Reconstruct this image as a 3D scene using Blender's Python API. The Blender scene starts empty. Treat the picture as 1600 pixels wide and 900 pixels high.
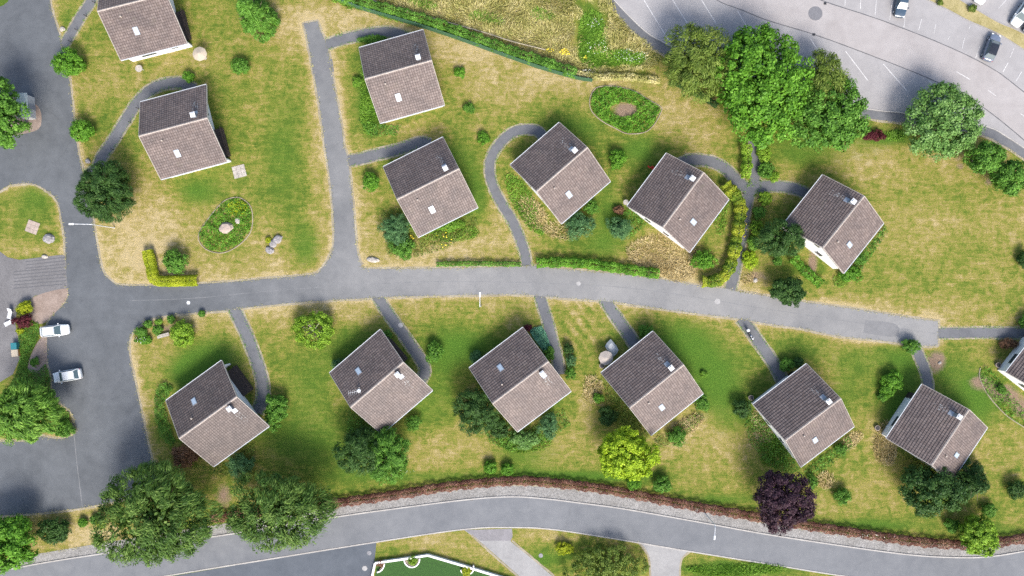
import bpy, math, random
import numpy as np
from mathutils import Vector
from mathutils.geometry import tessellate_polygon

# ------------------------------------------------------------------ camera, sky, sun, exposure
scene = bpy.context.scene
COL = scene.collection
H = 106.667                                   # drone height: 10 photo pixels = 1 m on the ground
cam = bpy.data.cameras.new('drone_camera')
cam.lens = 24; cam.sensor_width = 36; cam.clip_start = 1; cam.clip_end = 5000
co = bpy.data.objects.new('drone_camera', cam); COL.objects.link(co)
co.location = (0, 0, H); co.rotation_euler = (0, 0, 0)
scene.camera = co
SUN_EL = 45.0
SUN_DIR = Vector((0.24, -0.97, 0)).normalized()          # horizontal direction TOWARDS the sun
world = bpy.data.worlds.new('World'); scene.world = world; world.use_nodes = True
wn = world.node_tree.nodes; wl = world.node_tree.links
sky = wn.new('ShaderNodeTexSky'); sky.sky_type = 'NISHITA'; sky.sun_disc = False
sky.sun_elevation = math.radians(SUN_EL)
sky.sun_rotation = math.atan2(SUN_DIR.x, SUN_DIR.y)
sky.dust_density = 3.0; sky.ozone_density = 0.6
wn['Background'].inputs[1].default_value = 0.145
wl.new(sky.outputs[0], wn['Background'].inputs[0])
sun = bpy.data.lights.new('sun', 'SUN'); sun.energy = 2.45; sun.angle = math.radians(22)
sun.color = (1.0, 0.955, 0.89)
so = bpy.data.objects.new('sun', sun); COL.objects.link(so)
e = math.radians(SUN_EL)
sd = Vector((SUN_DIR.x*math.cos(e), SUN_DIR.y*math.cos(e), math.sin(e)))
so.rotation_euler = sd.to_track_quat('Z', 'Y').to_euler(); so.location = (0, 0, 140)
vs = scene.view_settings
vs.view_transform = 'Standard'; vs.look = 'None'; vs.gamma = 1; vs.exposure = 1.29
vs.use_curve_mapping = False
scene.render.engine = 'CYCLES'
scene.cycles.max_bounces = 5
scene.cycles.use_denoising = False

# ------------------------------------------------------------------ helpers
def W(px, py, z=0.0):
    s = (H - z)/H/10.0
    return Vector(((px-800)*s, (450-py)*s, z))

def tag(o, label=None, cat=None, group=None, kind=None):
    if label: o['label'] = label
    if cat: o['category'] = cat
    if group: o['group'] = group
    if kind: o['kind'] = kind
    return o

def empty(name, loc, rz=0.0):
    o = bpy.data.objects.new(name, None); COL.objects.link(o)
    o.empty_display_size = 0.3
    o.location = loc; o.rotation_euler = (0, 0, rz)
    return o

class MB:
    def __init__(s): s.v = []; s.f = []; s.uv = None
    def add(s, vs, fs):
        n = len(s.v); s.v += [tuple(v) for v in vs]; s.f += [tuple(n+i for i in f) for f in fs]
    def box(s, c, d, rz=0.0, taper=1.0):
        cx, cy, cz = c; dx, dy, dz = d[0]/2, d[1]/2, d[2]/2
        ca, sa = math.cos(rz), math.sin(rz); vs = []
        for z, k in ((-dz, 1), (dz, taper)):
            for x, y in ((-dx, -dy), (dx, -dy), (dx, dy), (-dx, dy)):
                x *= k; y *= k
                vs.append((cx+x*ca-y*sa, cy+x*sa+y*ca, cz+z))
        s.add(vs, [(3, 2, 1, 0), (4, 5, 6, 7), (0, 1, 5, 4), (1, 2, 6, 5), (2, 3, 7, 6), (3, 0, 4, 7)])
    def cyl(s, c, r, h, n=12, r2=None):
        r2 = r if r2 is None else r2
        vs = [(c[0]+r*math.cos(2*math.pi*i/n), c[1]+r*math.sin(2*math.pi*i/n), c[2]) for i in range(n)]
        vs += [(c[0]+r2*math.cos(2*math.pi*i/n), c[1]+r2*math.sin(2*math.pi*i/n), c[2]+h) for i in range(n)]
        fs = [(i, (i+1) % n, n+(i+1) % n, n+i) for i in range(n)]
        fs += [tuple(range(n-1, -1, -1)), tuple(range(n, 2*n))]
        s.add(vs, fs)
    def tube(s, pts, rad, n=6):
        pts = [Vector(p) for p in pts]; rings = []
        if not hasattr(rad, '__len__'): rad = [rad]*len(pts)
        for i, p in enumerate(pts):
            t = (pts[min(i+1, len(pts)-1)] - pts[max(i-1, 0)]).normalized()
            a = t.cross(Vector((0, 0, 1)) if abs(t.z) < .9 else Vector((1, 0, 0))).normalized(); b = t.cross(a)
            rings.append([p + (a*math.cos(2*math.pi*k/n) + b*math.sin(2*math.pi*k/n))*rad[i] for k in range(n)])
        vs = [v for r in rings for v in r]; fs = []
        for i in range(len(pts)-1):
            for k in range(n):
                fs.append((i*n+k, i*n+(k+1) % n, (i+1)*n+(k+1) % n, (i+1)*n+k))
        fs += [tuple(range(n-1, -1, -1)), tuple((len(pts)-1)*n+k for k in range(n))]
        s.add(vs, fs)
    def poly(s, pts, z):
        pv = [Vector((p[0], p[1], 0)) for p in pts]
        tri = tessellate_polygon([pv])
        out = []
        for t in tri:
            a, b, c = (pv[i] for i in t)
            out.append(t if (b-a).cross(c-a).z > 0 else (t[0], t[2], t[1]))
        s.add([(p.x, p.y, z) for p in pv], out)
    def prism(s, pts, z0, z1):
        n = len(pts); pv = [Vector((p[0], p[1], 0)) for p in pts]
        area = sum(pv[i].x*pv[(i+1) % n].y - pv[(i+1) % n].x*pv[i].y for i in range(n))
        if area < 0: pv.reverse()
        tri = tessellate_polygon([pv]); out = []
        for t in tri:
            a, b, c = (pv[i] for i in t)
            out.append(t if (b-a).cross(c-a).z > 0 else (t[0], t[2], t[1]))
        fs = [tuple(n+i for i in t) for t in out] + [tuple(reversed(t)) for t in out]
        fs += [(i, (i+1) % n, n+(i+1) % n, n+i) for i in range(n)]
        s.add([(p.x, p.y, z0) for p in pv]+[(p.x, p.y, z1) for p in pv], fs)
    def ribbon(s, pts, w, z, jitter=0.0, rng=None):
        pts = [Vector((p[0], p[1], 0)) for p in pts]; vs = []
        for i, p in enumerate(pts):
            t = (pts[min(i+1, len(pts)-1)] - pts[max(i-1, 0)]).normalized()
            nn = Vector((-t.y, t.x, 0)); ww = w[i] if hasattr(w, '__len__') else w
            j1 = j2 = 0
            if jitter: j1 = rng.uniform(-jitter, jitter); j2 = rng.uniform(-jitter, jitter)
            a = p + nn*(ww/2+j1); b = p - nn*(ww/2+j2)
            vs += [(a.x, a.y, z), (b.x, b.y, z)]
        s.add(vs, [(2*i, 2*i+1, 2*i+3, 2*i+2) for i in range(len(pts)-1)])
    def wall(s, pts, w, z0, z1):
        pts = [Vector((p[0], p[1], 0)) for p in pts]; vs = []; n = len(pts)
        for i, p in enumerate(pts):
            t = (pts[min(i+1, n-1)] - pts[max(i-1, 0)]).normalized()
            nn = Vector((-t.y, t.x, 0))
            a = p + nn*w/2; b = p - nn*w/2
            vs += [(a.x, a.y, z0), (b.x, b.y, z0), (b.x, b.y, z1), (a.x, a.y, z1)]
        fs = []
        for i in range(n-1):
            o = 4*i; q = o+4
            fs += [(o+3, o+2, q+2, q+3), (o, q, q+1, o+1), (o+1, q+1, q+2, o+2), (o, o+3, q+3, q)]
        fs += [(0, 1, 2, 3), (4*n-1, 4*n-2, 4*n-3, 4*n-4)]
        s.add(vs, fs)
    def build(s, name, mat, parent=None, smooth=False):
        me = bpy.data.meshes.new(name); me.from_pydata(s.v, [], s.f); me.update()
        if mat: me.materials.append(mat)
        if smooth: me.polygons.foreach_set('use_smooth', [True]*len(me.polygons))
        o = bpy.data.objects.new(name, me); COL.objects.link(o)
        if parent: o.parent = parent
        return o

def smooth_line(pts, step=6.0, closed=False):
    """Catmull-Rom through photo points -> dense list of photo points"""
    P = [np.array(p, float) for p in pts]; out = []
    n = len(P); rng_ = range(n if closed else n-1)
    for i in rng_:
        p0 = P[(i-1) % n] if (closed or i > 0) else 2*P[0]-P[1]
        p1 = P[i]; p2 = P[(i+1) % n]
        p3 = P[(i+2) % n] if (closed or i+2 < n) else 2*P[-1]-P[-2]
        k = max(1, int(np.linalg.norm(p2-p1)/step))
        for j in range(k):
            t = j/k
            out.append(0.5*((2*p1)+(-p0+p2)*t+(2*p0-5*p1+4*p2-p3)*t*t+(-p0+3*p1-3*p2+p3)*t**3))
    if not closed: out.append(P[-1])
    return [(float(a[0]), float(a[1])) for a in out]

def WL(pts): return [W(*p) for p in pts]

# ------------------------------------------------------------------ materials
def new_mat(name):
    m = bpy.data.materials.new(name); m.use_nodes = True
    return m, m.node_tree.nodes, m.node_tree.links, m.node_tree.nodes['Principled BSDF']

def ramp(nodes, stops):
    r = nodes.new('ShaderNodeValToRGB'); el = r.color_ramp.elements
    while len(el) < len(stops): el.new(0.5)
    for q, (p, c) in zip(el, stops):
        q.position = p; q.color = (*c, 1) if len(c) == 3 else c
    return r

def noise(nodes, links, scale, detail=4, rough=0.6, coord=None, dist=0.0):
    n = nodes.new('ShaderNodeTexNoise'); n.inputs['Scale'].default_value = scale
    n.inputs['Detail'].default_value = detail; n.inputs['Roughness'].default_value = rough
    n.inputs['Distortion'].default_value = dist
    if coord is not None: links.new(coord, n.inputs['Vector'])
    return n

def math_n(nodes, links, op, a, b=None, clamp=False):
    m = nodes.new('ShaderNodeMath'); m.operation = op; m.use_clamp = clamp
    for i, x in enumerate((a, b)):
        if x is None: continue
        if isinstance(x, (int, float)): m.inputs[i].default_value = x
        else: links.new(x, m.inputs[i])
    return m.outputs[0]

def mixc(nodes, links, fac, a, b, blend='MIX'):
    m = nodes.new('ShaderNodeMix'); m.data_type = 'RGBA'; m.blend_type = blend
    for sock, x in ((m.inputs[0], fac), (m.inputs[6], a), (m.inputs[7], b)):
        if isinstance(x, (int, float)): sock.default_value = x
        elif isinstance(x, tuple): sock.default_value = (*x, 1)
        else: links.new(x, sock)
    return m.outputs[2]

def plain(name, col, rough=0.6, metal=0.0, var=0.12, scale=3.0, bump=0.0):
    m, n, l, b = new_mat(name)
    tc = n.new('ShaderNodeTexCoord')
    ns = noise(n, l, scale, 5, .6, tc.outputs['Object'])
    dk = tuple(c*(1-var) for c in col); lt = tuple(min(1, c*(1+var)) for c in col)
    r = ramp(n, [(.3, dk), (.7, lt)]); l.new(ns.outputs[0], r.inputs[0]); l.new(r.outputs[0], b.inputs['Base Color'])
    b.inputs['Roughness'].default_value = rough; b.inputs['Metallic'].default_value = metal
    if bump:
        bp = n.new('ShaderNodeBump'); bp.inputs['Strength'].default_value = bump; bp.inputs['Distance'].default_value = .05
        l.new(ns.outputs[0], bp.inputs['Height']); l.new(bp.outputs[0], b.inputs['Normal'])
    return m

def surface(name, dark, light, big=0.12, fine=14.0, grain=0.25, streak=0.0, rough=0.85, xgrad=None, crack=0.0):
    """asphalt / concrete / gravel: patchy wear + grain"""
    m, n, l, b = new_mat(name)
    g = n.new('ShaderNodeNewGeometry'); P = g.outputs['Position']
    a = noise(n, l, big, 6, .62, P, .6); c = noise(n, l, big*6, 5, .6, P); f = noise(n, l, fine, 3, .7, P)
    v = math_n(n, l, 'ADD', math_n(n, l, 'MULTIPLY', a.outputs[0], .62), math_n(n, l, 'MULTIPLY', c.outputs[0], .38))
    r = ramp(n, [(.36, dark), (.64, light)]); l.new(v, r.inputs[0]); col = r.outputs[0]
    if xgrad:
        sx = n.new('ShaderNodeSeparateXYZ'); l.new(P, sx.inputs[0])
        mr = n.new('ShaderNodeMapRange'); mr.inputs[1].default_value = xgrad[0]; mr.inputs[2].default_value = xgrad[1]
        mr.interpolation_type = 'SMOOTHSTEP'
        l.new(math_n(n, l, 'ADD', sx.outputs[0], math_n(n, l, 'MULTIPLY', a.outputs[0], 18)), mr.inputs[0])
        r2 = ramp(n, [(.36, xgrad[2]), (.64, xgrad[3])]); l.new(v, r2.inputs[0])
        col = mixc(n, l, mr.outputs[0], col, r2.outputs[0])
    gr = ramp(n, [(.25, (1-grain,)*3), (.75, (1+grain*.6,)*3)]); l.new(f.outputs[0], gr.inputs[0])
    col = mixc(n, l, 1.0, col, gr.outputs[0], 'MULTIPLY')
    if crack:
        vo = n.new('ShaderNodeTexVoronoi'); vo.feature = 'DISTANCE_TO_EDGE'; vo.inputs['Scale'].default_value = .16
        wp = noise(n, l, 1.2, 4, .6, P)
        vm = n.new('ShaderNodeVectorMath'); vm.operation = 'MULTIPLY_ADD'
        l.new(wp.outputs[1], vm.inputs[0]); vm.inputs[1].default_value = (1.3, 1.3, 0); l.new(P, vm.inputs[2])
        l.new(vm.outputs[0], vo.inputs['Vector'])
        cr = ramp(n, [(.0, (1-crack,)*3), (.006, (1, 1, 1))]); l.new(vo.outputs[0], cr.inputs[0])
        col = mixc(n, l, 1.0, col, cr.outputs[0], 'MULTIPLY')
    l.new(col, b.inputs['Base Color']); b.inputs['Roughness'].default_value = rough
    b.inputs['Specular IOR Level'].default_value = .25
    bp = n.new('ShaderNodeBump'); bp.inputs['Strength'].default_value = .25; bp.inputs['Distance'].default_value = .02
    l.new(f.outputs[0], bp.inputs['Height']); l.new(bp.outputs[0], b.inputs['Normal'])
    return m

PAL = {
 'mid':    ((.034, .095, .010), (.070, .170, .018), (.125, .260, .036)),
 'bright': ((.042, .125, .008), (.085, .215, .014), (.150, .320, .032)),
 'dark':   ((.016, .048, .010), (.034, .084, .015), (.066, .135, .028)),
 'teal':   ((.030, .084, .028), (.060, .140, .048), (.120, .225, .088)),
 'juniper':((.070, .190, .110), (.110, .270, .165), (.170, .360, .230)),
 'yellow': ((.190, .250, .008), (.300, .360, .012), (.430, .470, .030)),
 'gold':   ((.130, .220, .008), (.235, .350, .012), (.370, .470, .030)),
 'hedgegold': ((.050, .115, .010), (.150, .210, .014), (.340, .350, .030)),
 'lime':   ((.075, .150, .010), (.140, .250, .016), (.240, .360, .040)),
 'olive':  ((.048, .086, .011), (.098, .148, .020), (.180, .230, .048)),
 'willow': ((.028, .068, .010), (.064, .128, .020), (.145, .220, .045)),
 'willowlight': ((.040, .100, .012), (.095, .200, .022), (.190, .320, .055)),
 'purple': ((.020, .009, .015), (.044, .020, .031), (.085, .044, .058)),
 'brown':  ((.090, .045, .022), (.150, .080, .042), (.230, .130, .075)),
 'heather':((.080, .030, .024), (.150, .068, .048), (.235, .130, .090)),
 'grey':   ((.055, .130, .022), (.105, .205, .045), (.200, .315, .112)),
 'red':    ((.040, .005, .010), (.075, .012, .018), (.130, .030, .034)),
 'straw':  ((.340, .260, .110), (.480, .390, .190), (.640, .540, .310)),
 'rough':  ((.200, .220, .050), (.400, .370, .130), (.580, .520, .270)),
 'lush':   ((.060, .150, .012), (.110, .225, .020), (.180, .300, .040)),
}
LEAF = {}
def leaf_mat(pal):
    if pal in LEAF: return LEAF[pal]
    m, n, l, b = new_mat('leaves_'+pal)
    at = n.new('ShaderNodeAttribute'); at.attribute_name = 'var'
    k_ = {'rough': 1.0, 'straw': 1.0, 'purple': 1.1, 'bright': 1.12, 'yellow': 1.0, 'gold': 1.15, 'willow': 1.22, 'dark': 1.15}.get(pal, 1.28)
    d, mi, li = [tuple(c*k_ for c in q) for q in PAL[pal]]
    r = ramp(n, [(.05, d), (.5, mi), (.95, li)]); l.new(at.outputs['Fac'], r.inputs[0])
    l.new(r.outputs[0], b.inputs['Base Color']); b.inputs['Roughness'].default_value = .6
    b.inputs['Specular IOR Level'].default_value = .25
    tr = n.new('ShaderNodeBsdfTranslucent'); l.new(r.outputs[0], tr.inputs[0])
    mx = n.new('ShaderNodeMixShader'); mx.inputs[0].default_value = .34
    l.new(b.outputs[0], mx.inputs[1]); l.new(tr.outputs[0], mx.inputs[2])
    l.new(mx.outputs[0], n['Material Output'].inputs[0])
    LEAF[pal] = m
    return m

M = {}
M['bark'] = plain('bark', (.09, .07, .05), .9, 0, .35, 4, .4)
M['road'] = surface('road_asphalt', (.066, .072, .079), (.102, .110, .119), .10, 16, .22, crack=.12,
                    xgrad=(-52, 10, (.148, .149, .151), (.202, .200, .197)))
M['yard'] = M['road']
M['path'] = surface('path_asphalt', (.086, .089, .096), (.126, .129, .136), .2, 16, .22)
M['lower_road'] = surface('lower_road_asphalt', (.108, .114, .124), (.150, .155, .163), .12, 16, .16, crack=.1)
M['dark_asphalt'] = surface('new_asphalt', (.060, .070, .084), (.085, .096, .112), .15, 16, .2)
M['lot'] = surface('car_park_asphalt', (.212, .205, .206), (.268, .260, .260), .12, 14, .14, crack=.1)
M['lane'] = surface('car_park_lane', (.230, .214, .210), (.286, .270, .266), .12, 14, .14, crack=.06)
M['concrete'] = surface('pale_concrete', (.195, .192, .190), (.26, .256, .252), .3, 12, .2)
M['cobble'] = None
M['paint'] = surface('road_paint', (.34, .335, .335), (.52, .515, .51), .8, 7, .4)
M['seam'] = plain('tar_seam', (.075, .075, .08), .8)
M['edge'] = surface('edge_stones', (.18, .155, .105), (.31, .275, .205), .5, 7, .45)
M['kerb'] = surface('kerb_stone', (.26, .245, .23), (.37, .355, .33), .5, 9, .25)
M['soil'] = surface('bare_soil', (.170, .128, .104), (.265, .210, .178), .5, 7, .4)
M['pavers'] = surface('dark_pavers', (.105, .102, .104), (.150, .146, .148), .4, 6, .35)
M['white'] = plain('white_render', (.66, .65, .635), .75, 0, .05, 1.2)
M['stone'] = plain('pale_stone', (.29, .265, .235), .85, 0, .3, 3, .5)
M['greystone'] = plain('grey_boulder', (.20, .19, .19), .9, 0, .4, 3, .6)
M['pink'] = plain('pinkish_stone', (.28, .225, .19), .85, 0, .2, 2, .4)
M['wood'] = plain('dark_brown_boards', (.035, .024, .020), .75, 0, .3, 5, .3)
M['tan'] = plain('tan_fabric', (.33, .28, .215), .8, 0, .1, 3)
M['palefab'] = plain('pale_grey_cover', (.34, .35, .35), .7, 0, .14, 2)
M['beige'] = plain('beige_fabric', (.30, .26, .225), .8, 0, .08, 3)
M['metal'] = plain('galvanised_metal', (.45, .47, .5), .4, .6, .1)
M['whitemetal'] = plain('white_metal', (.50, .51, .52), .4, .0, .05)
M['greymetal'] = plain('grey_flashing', (.22, .24, .27), .5, .3, .2, 4)
M['dark'] = plain('dark_plastic', (.02, .02, .022), .5)
M['glass'] = plain('window_glass', (.035, .045, .055), .08, 0, .1)
M['skyglass'] = plain('skylight_glass', (.30, .36, .42), .08, 0, .05)
M['barge'] = plain('pale_bargeboard', (.34, .31, .28), .7, 0, .2, 4)
M['ridge'] = plain('ridge_tile', (.27, .235, .21), .85, 0, .35, 5, .2)
M['gutter'] = plain('grey_gutter', (.42, .44, .46), .5, 0, .12, 3)
M['greenmesh'] = plain('green_mesh', (.030, .090, .045), .7, 0, .3, 5)
M['timber'] = plain('weathered_timber', (.30, .26, .18), .85, 0, .25, 5)
M['tyre'] = plain('tyre_rubber', (.012, .012, .013), .8)
M['carglass'] = plain('car_glass', (.05, .08, .09), .05, 0, .1)
M['lampglass'] = plain('lamp_lens', (.7, .72, .72), .15)
M['redlens'] = plain('red_lens', (.25, .01, .01), .2)
M['redplastic'] = plain('red_plastic', (.55, .02, .012), .4)
M['tealplastic'] = plain('teal_plastic', (.02, .13, .15), .4)
M['orange'] = plain('orange_plastic', (.40, .17, .05), .5)
M['manhole'] = plain('cast_iron_cover', (.15, .15, .16), .7, 0, .3, 6, .5)
M['palecover'] = plain('pale_cover', (.25, .245, .24), .7, 0, .2, 6, .3)
M['flowery'] = plain('yellow_petals', (.65, .50, .02), .7)
M['flowerw'] = plain('white_petals', (.72, .72, .66), .7)
M['turf'] = plain('watered_turf', (.018, .060, .006), .95, 0, .6, 7, .9)
def carpaint(name, col, rough=.25):
    m, n, l, b = new_mat(name); b.inputs['Base Color'].default_value = (*col, 1)
    b.inputs['Roughness'].default_value = rough; b.inputs['Coat Weight'].default_value = .6
    return m
M['cwhite'] = carpaint('white_car_paint', (.47, .49, .50))
M['cblue'] = carpaint('slate_blue_car_paint', (.030, .052, .078), .3)
M['cgrey'] = carpaint('grey_car_paint', (.105, .125, .170), .3)
M['cblack'] = carpaint('black_roof_paint', (.012, .012, .015), .3)
M['cnavy'] = carpaint('dark_blue_car_paint', (.05, .07, .11), .3)

def cobble_mat():
    m, n, l, b = new_mat('cobbles')
    g = n.new('ShaderNodeNewGeometry'); P = g.outputs['Position']
    vo = n.new('ShaderNodeTexVoronoi'); vo.inputs['Scale'].default_value = 8.5; l.new(P, vo.inputs['Vector'])
    f = noise(n, l, .35, 5, .6, P)
    r = ramp(n, [(.0, (.13, .127, .122)), (.55, (.185, .181, .175)), (.9, (.255, .25, .242))])
    sp = n.new('ShaderNodeSeparateColor'); l.new(vo.outputs['Color'], sp.inputs[0]); l.new(sp.outputs[0], r.inputs[0])
    r2 = ramp(n, [(.35, (.78, .77, .75)), (.65, (1.1, 1.09, 1.08))]); l.new(f.outputs[0], r2.inputs[0])
    l.new(mixc(n, l, 1.0, r.outputs[0], r2.outputs[0], 'MULTIPLY'), b.inputs['Base Color'])
    b.inputs['Roughness'].default_value = .9
    bp = n.new('ShaderNodeBump'); bp.inputs['Strength'].default_value = .5; bp.inputs['Distance'].default_value = .04
    bp.invert = True
    l.new(vo.outputs['Distance'], bp.inputs['Height']); l.new(bp.outputs[0], b.inputs['Normal'])
    return m
M['cobble'] = cobble_mat()

def roof_mat():
    m, n, l, b = new_mat('concrete_roof_tiles')
    uv = n.new('ShaderNodeUVMap'); uv.uv_map = 'UVMap'
    oi = n.new('ShaderNodeObjectInfo'); tc = n.new('ShaderNodeTexCoord')
    br = n.new('ShaderNodeTexBrick'); br.inputs['Scale'].default_value = 1.0
    br.inputs['Brick Width'].default_value = .36; br.inputs['Row Height'].default_value = .40
    br.inputs['Mortar Size'].default_value = .040; br.inputs['Mortar Smooth'].default_value = .6
    br.inputs['Bias'].default_value = 0.0; br.offset = 0.0
    br.inputs['Color1'].default_value = (.086, .070, .066, 1); br.inputs['Color2'].default_value = (.126, .108, .103, 1)
    br.inputs['Mortar'].default_value = (.042, .034, .033, 1)
    l.new(uv.outputs[0], br.inputs['Vector'])
    vm = n.new('ShaderNodeVectorMath'); vm.operation = 'ADD'; l.new(tc.outputs['Object'], vm.inputs[0])
    cx = n.new('ShaderNodeCombineXYZ'); l.new(math_n(n, l, 'MULTIPLY', oi.outputs['Random'], 80), cx.inputs[2]); l.new(cx.outputs[0], vm.inputs[1])
    a = noise(n, l, .38, 6, .65, vm.outputs[0], .5); f = noise(n, l, 4.5, 4, .7, vm.outputs[0])
    r = ramp(n, [(.34, (.80, .79, .80)), (.66, (1.22, 1.18, 1.14))]); l.new(a.outputs[0], r.inputs[0])
    col = mixc(n, l, 1.0, br.outputs[0], r.outputs[0], 'MULTIPLY')
    r3 = ramp(n, [(.60, (0, 0, 0)), (.74, (1, 1, 1))]); l.new(f.outputs[0], r3.inputs[0])
    col = mixc(n, l, math_n(n, l, 'MULTIPLY', r3.outputs[0], .45), col, (.20, .185, .175))
    mo = noise(n, l, .9, 6, .7, vm.outputs[0], 1.0)
    r4 = ramp(n, [(.56, (0, 0, 0)), (.72, (1, 1, 1))]); l.new(mo.outputs[0], r4.inputs[0])
    col = mixc(n, l, math_n(n, l, 'MULTIPLY', r4.outputs[0], .5), col, (.075, .070, .052))
    col = mixc(n, l, 1.0, col, oi.outputs['Color'], 'MULTIPLY')
    l.new(col, b.inputs['Base Color']); b.inputs['Roughness'].default_value = .62
    b.inputs['Specular IOR Level'].default_value = .4
    bp = n.new('ShaderNodeBump'); bp.inputs['Strength'].default_value = .7; bp.inputs['Distance'].default_value = .03
    bp.invert = True
    l.new(br.outputs['Fac'], bp.inputs['Height']); l.new(bp.outputs[0], b.inputs['Normal'])
    return m
M['roof'] = roof_mat()

def ground_mat():
    m, n, l, b = new_mat('summer_lawn')
    g = n.new('ShaderNodeNewGeometry'); P = g.outputs['Position']
    def att(a):
        x = n.new('ShaderNodeAttribute'); x.attribute_name = a; return x.outputs['Fac']
    n1 = noise(n, l, .16, 6, .65, P, .8); n2 = noise(n, l, .9, 6, .7, P, .6); n3 = noise(n, l, 5.0, 4, .75, P)
    # mowing / wind-combed streaks
    mp = n.new('ShaderNodeMapping'); mp.inputs['Rotation'].default_value = (0, 0, .6); mp.inputs['Scale'].default_value = (.35, 2.6, 1)
    l.new(P, mp.inputs[0]); n4 = noise(n, l, 1.0, 5, .7, mp.outputs[0], .4)
    def cen(o, k): return math_n(n, l, 'MULTIPLY', math_n(n, l, 'SUBTRACT', o, .5), k)
    v = att('dry')
    for o, k in ((n1.outputs[0], 1.1), (n2.outputs[0], 1.7), (n3.outputs[0], 1.15), (n4.outputs[0], 1.0)):
        v = math_n(n, l, 'ADD', v, cen(o, k))
    r = ramp(n, [(.0, (.058, .100, .013)), (.28, (.114, .140, .022)), (.5, (.180, .164, .040)), (.75, (.235, .192, .074)), (1, (.320, .258, .140))])
    l.new(v, r.inputs[0]); col = r.outputs[0]
    lu = math_n(n, l, 'ADD', att('lush'), math_n(n, l, 'ADD', cen(n2.outputs[0], .7), cen(n3.outputs[0], .4)))  # green lawn areas, with house and hedge shade mixed into the colour
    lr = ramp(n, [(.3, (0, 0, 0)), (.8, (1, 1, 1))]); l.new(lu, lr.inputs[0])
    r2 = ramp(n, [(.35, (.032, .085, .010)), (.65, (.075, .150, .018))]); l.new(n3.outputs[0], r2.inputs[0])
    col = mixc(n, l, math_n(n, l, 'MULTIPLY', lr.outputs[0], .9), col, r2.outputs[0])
    sl = math_n(n, l, 'ADD', att('soil'), math_n(n, l, 'ADD', cen(n2.outputs[0], .6), cen(n3.outputs[0], .3)))
    sr = ramp(n, [(.35, (0, 0, 0)), (.65, (1, 1, 1))]); l.new(sl, sr.inputs[0])
    r5 = ramp(n, [(.35, (.130, .088, .060)), (.65, (.235, .175, .130))]); l.new(n3.outputs[0], r5.inputs[0])
    col = mixc(n, l, sr.outputs[0], col, r5.outputs[0])
    gr = noise(n, l, 11.0, 2, .7, P); r6 = ramp(n, [(.25, (.68, .70, .66)), (.75, (1.28, 1.26, 1.24))]); l.new(gr.outputs[0], r6.inputs[0])
    col = mixc(n, l, 1.0, col, r6.outputs[0], 'MULTIPLY')
    l.new(col, b.inputs['Base Color']); b.inputs['Roughness'].default_value = .95; b.inputs['Specular IOR Level'].default_value = .1
    bp = n.new('ShaderNodeBump'); bp.inputs['Strength'].default_value = .8; bp.inputs['Distance'].default_value = .10
    hh = math_n(n, l, 'ADD', math_n(n, l, 'MULTIPLY', n3.outputs[0], .6), gr.outputs[0])
    l.new(hh, bp.inputs['Height']); l.new(bp.outputs[0], b.inputs['Normal'])
    return m
M['ground'] = ground_mat()

# ------------------------------------------------------------------ road and path outlines (photo pixels on the ground)
ROAD = [(76,-60),(78,0),(88,40),(95,62),(108,120),(120,225),(129,266),(144,337),(150,375),(156,408),(162,427),(175,440),(190,446),(250,446),(342,442),(400,437),(487,429),(500,422),(512,407),(521,385),(522,362),(520,325),(515,275),(507,225),(504,200),(495,140),(485,87),(475.2,40),(474,37),(476,36.6),(494,33.2),(496,33),(496.8,35),(502,50),(509,66),(514,84),(522,132),(534,200),(537,225),(542,242),(545,260),(551,312),(556,375),(559,398),(565,413),(577,420),(700,419),(800,417),(834,416),(875,420),(975,429),(1050,439),(1085,445),(1130,450),(1152,455),(1200,463),(1257,472),(1350,485),(1425,497),(1464,501.8),(1466,502),(1466,504),(1465,538),(1465,540),(1463,540),(1440,540),(1375,532),(1312,525),(1250,513),(1200,506),(1147,497),(1050,485),(960,472),(857,464),(800,460),(610,464),(572,466),(475,472),(400,479),(350,485),(300,489),(260,493),(235,499),(217,509),(205,524),(201,545),(207,580),(217,625),(227,675),(232,700),(240,730),(245,765),(147,790),(75,800),(0,806),(-80,814),(-80,692),(0,690),(37,690),(65,682),(85,686),(105,684),(119,676),(118,662),(110,642),(95,630),(83,610),(80,585),(74,560),(74,520),(75,505),(79,496),(98,477),(106,464),(106,450),(104,430),(103,400),(102,390),(102,375),(97,345),(90,315),(72,297),(50,287),(15,289),(0,298),(-80,330),(-80,-60)]
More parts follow.
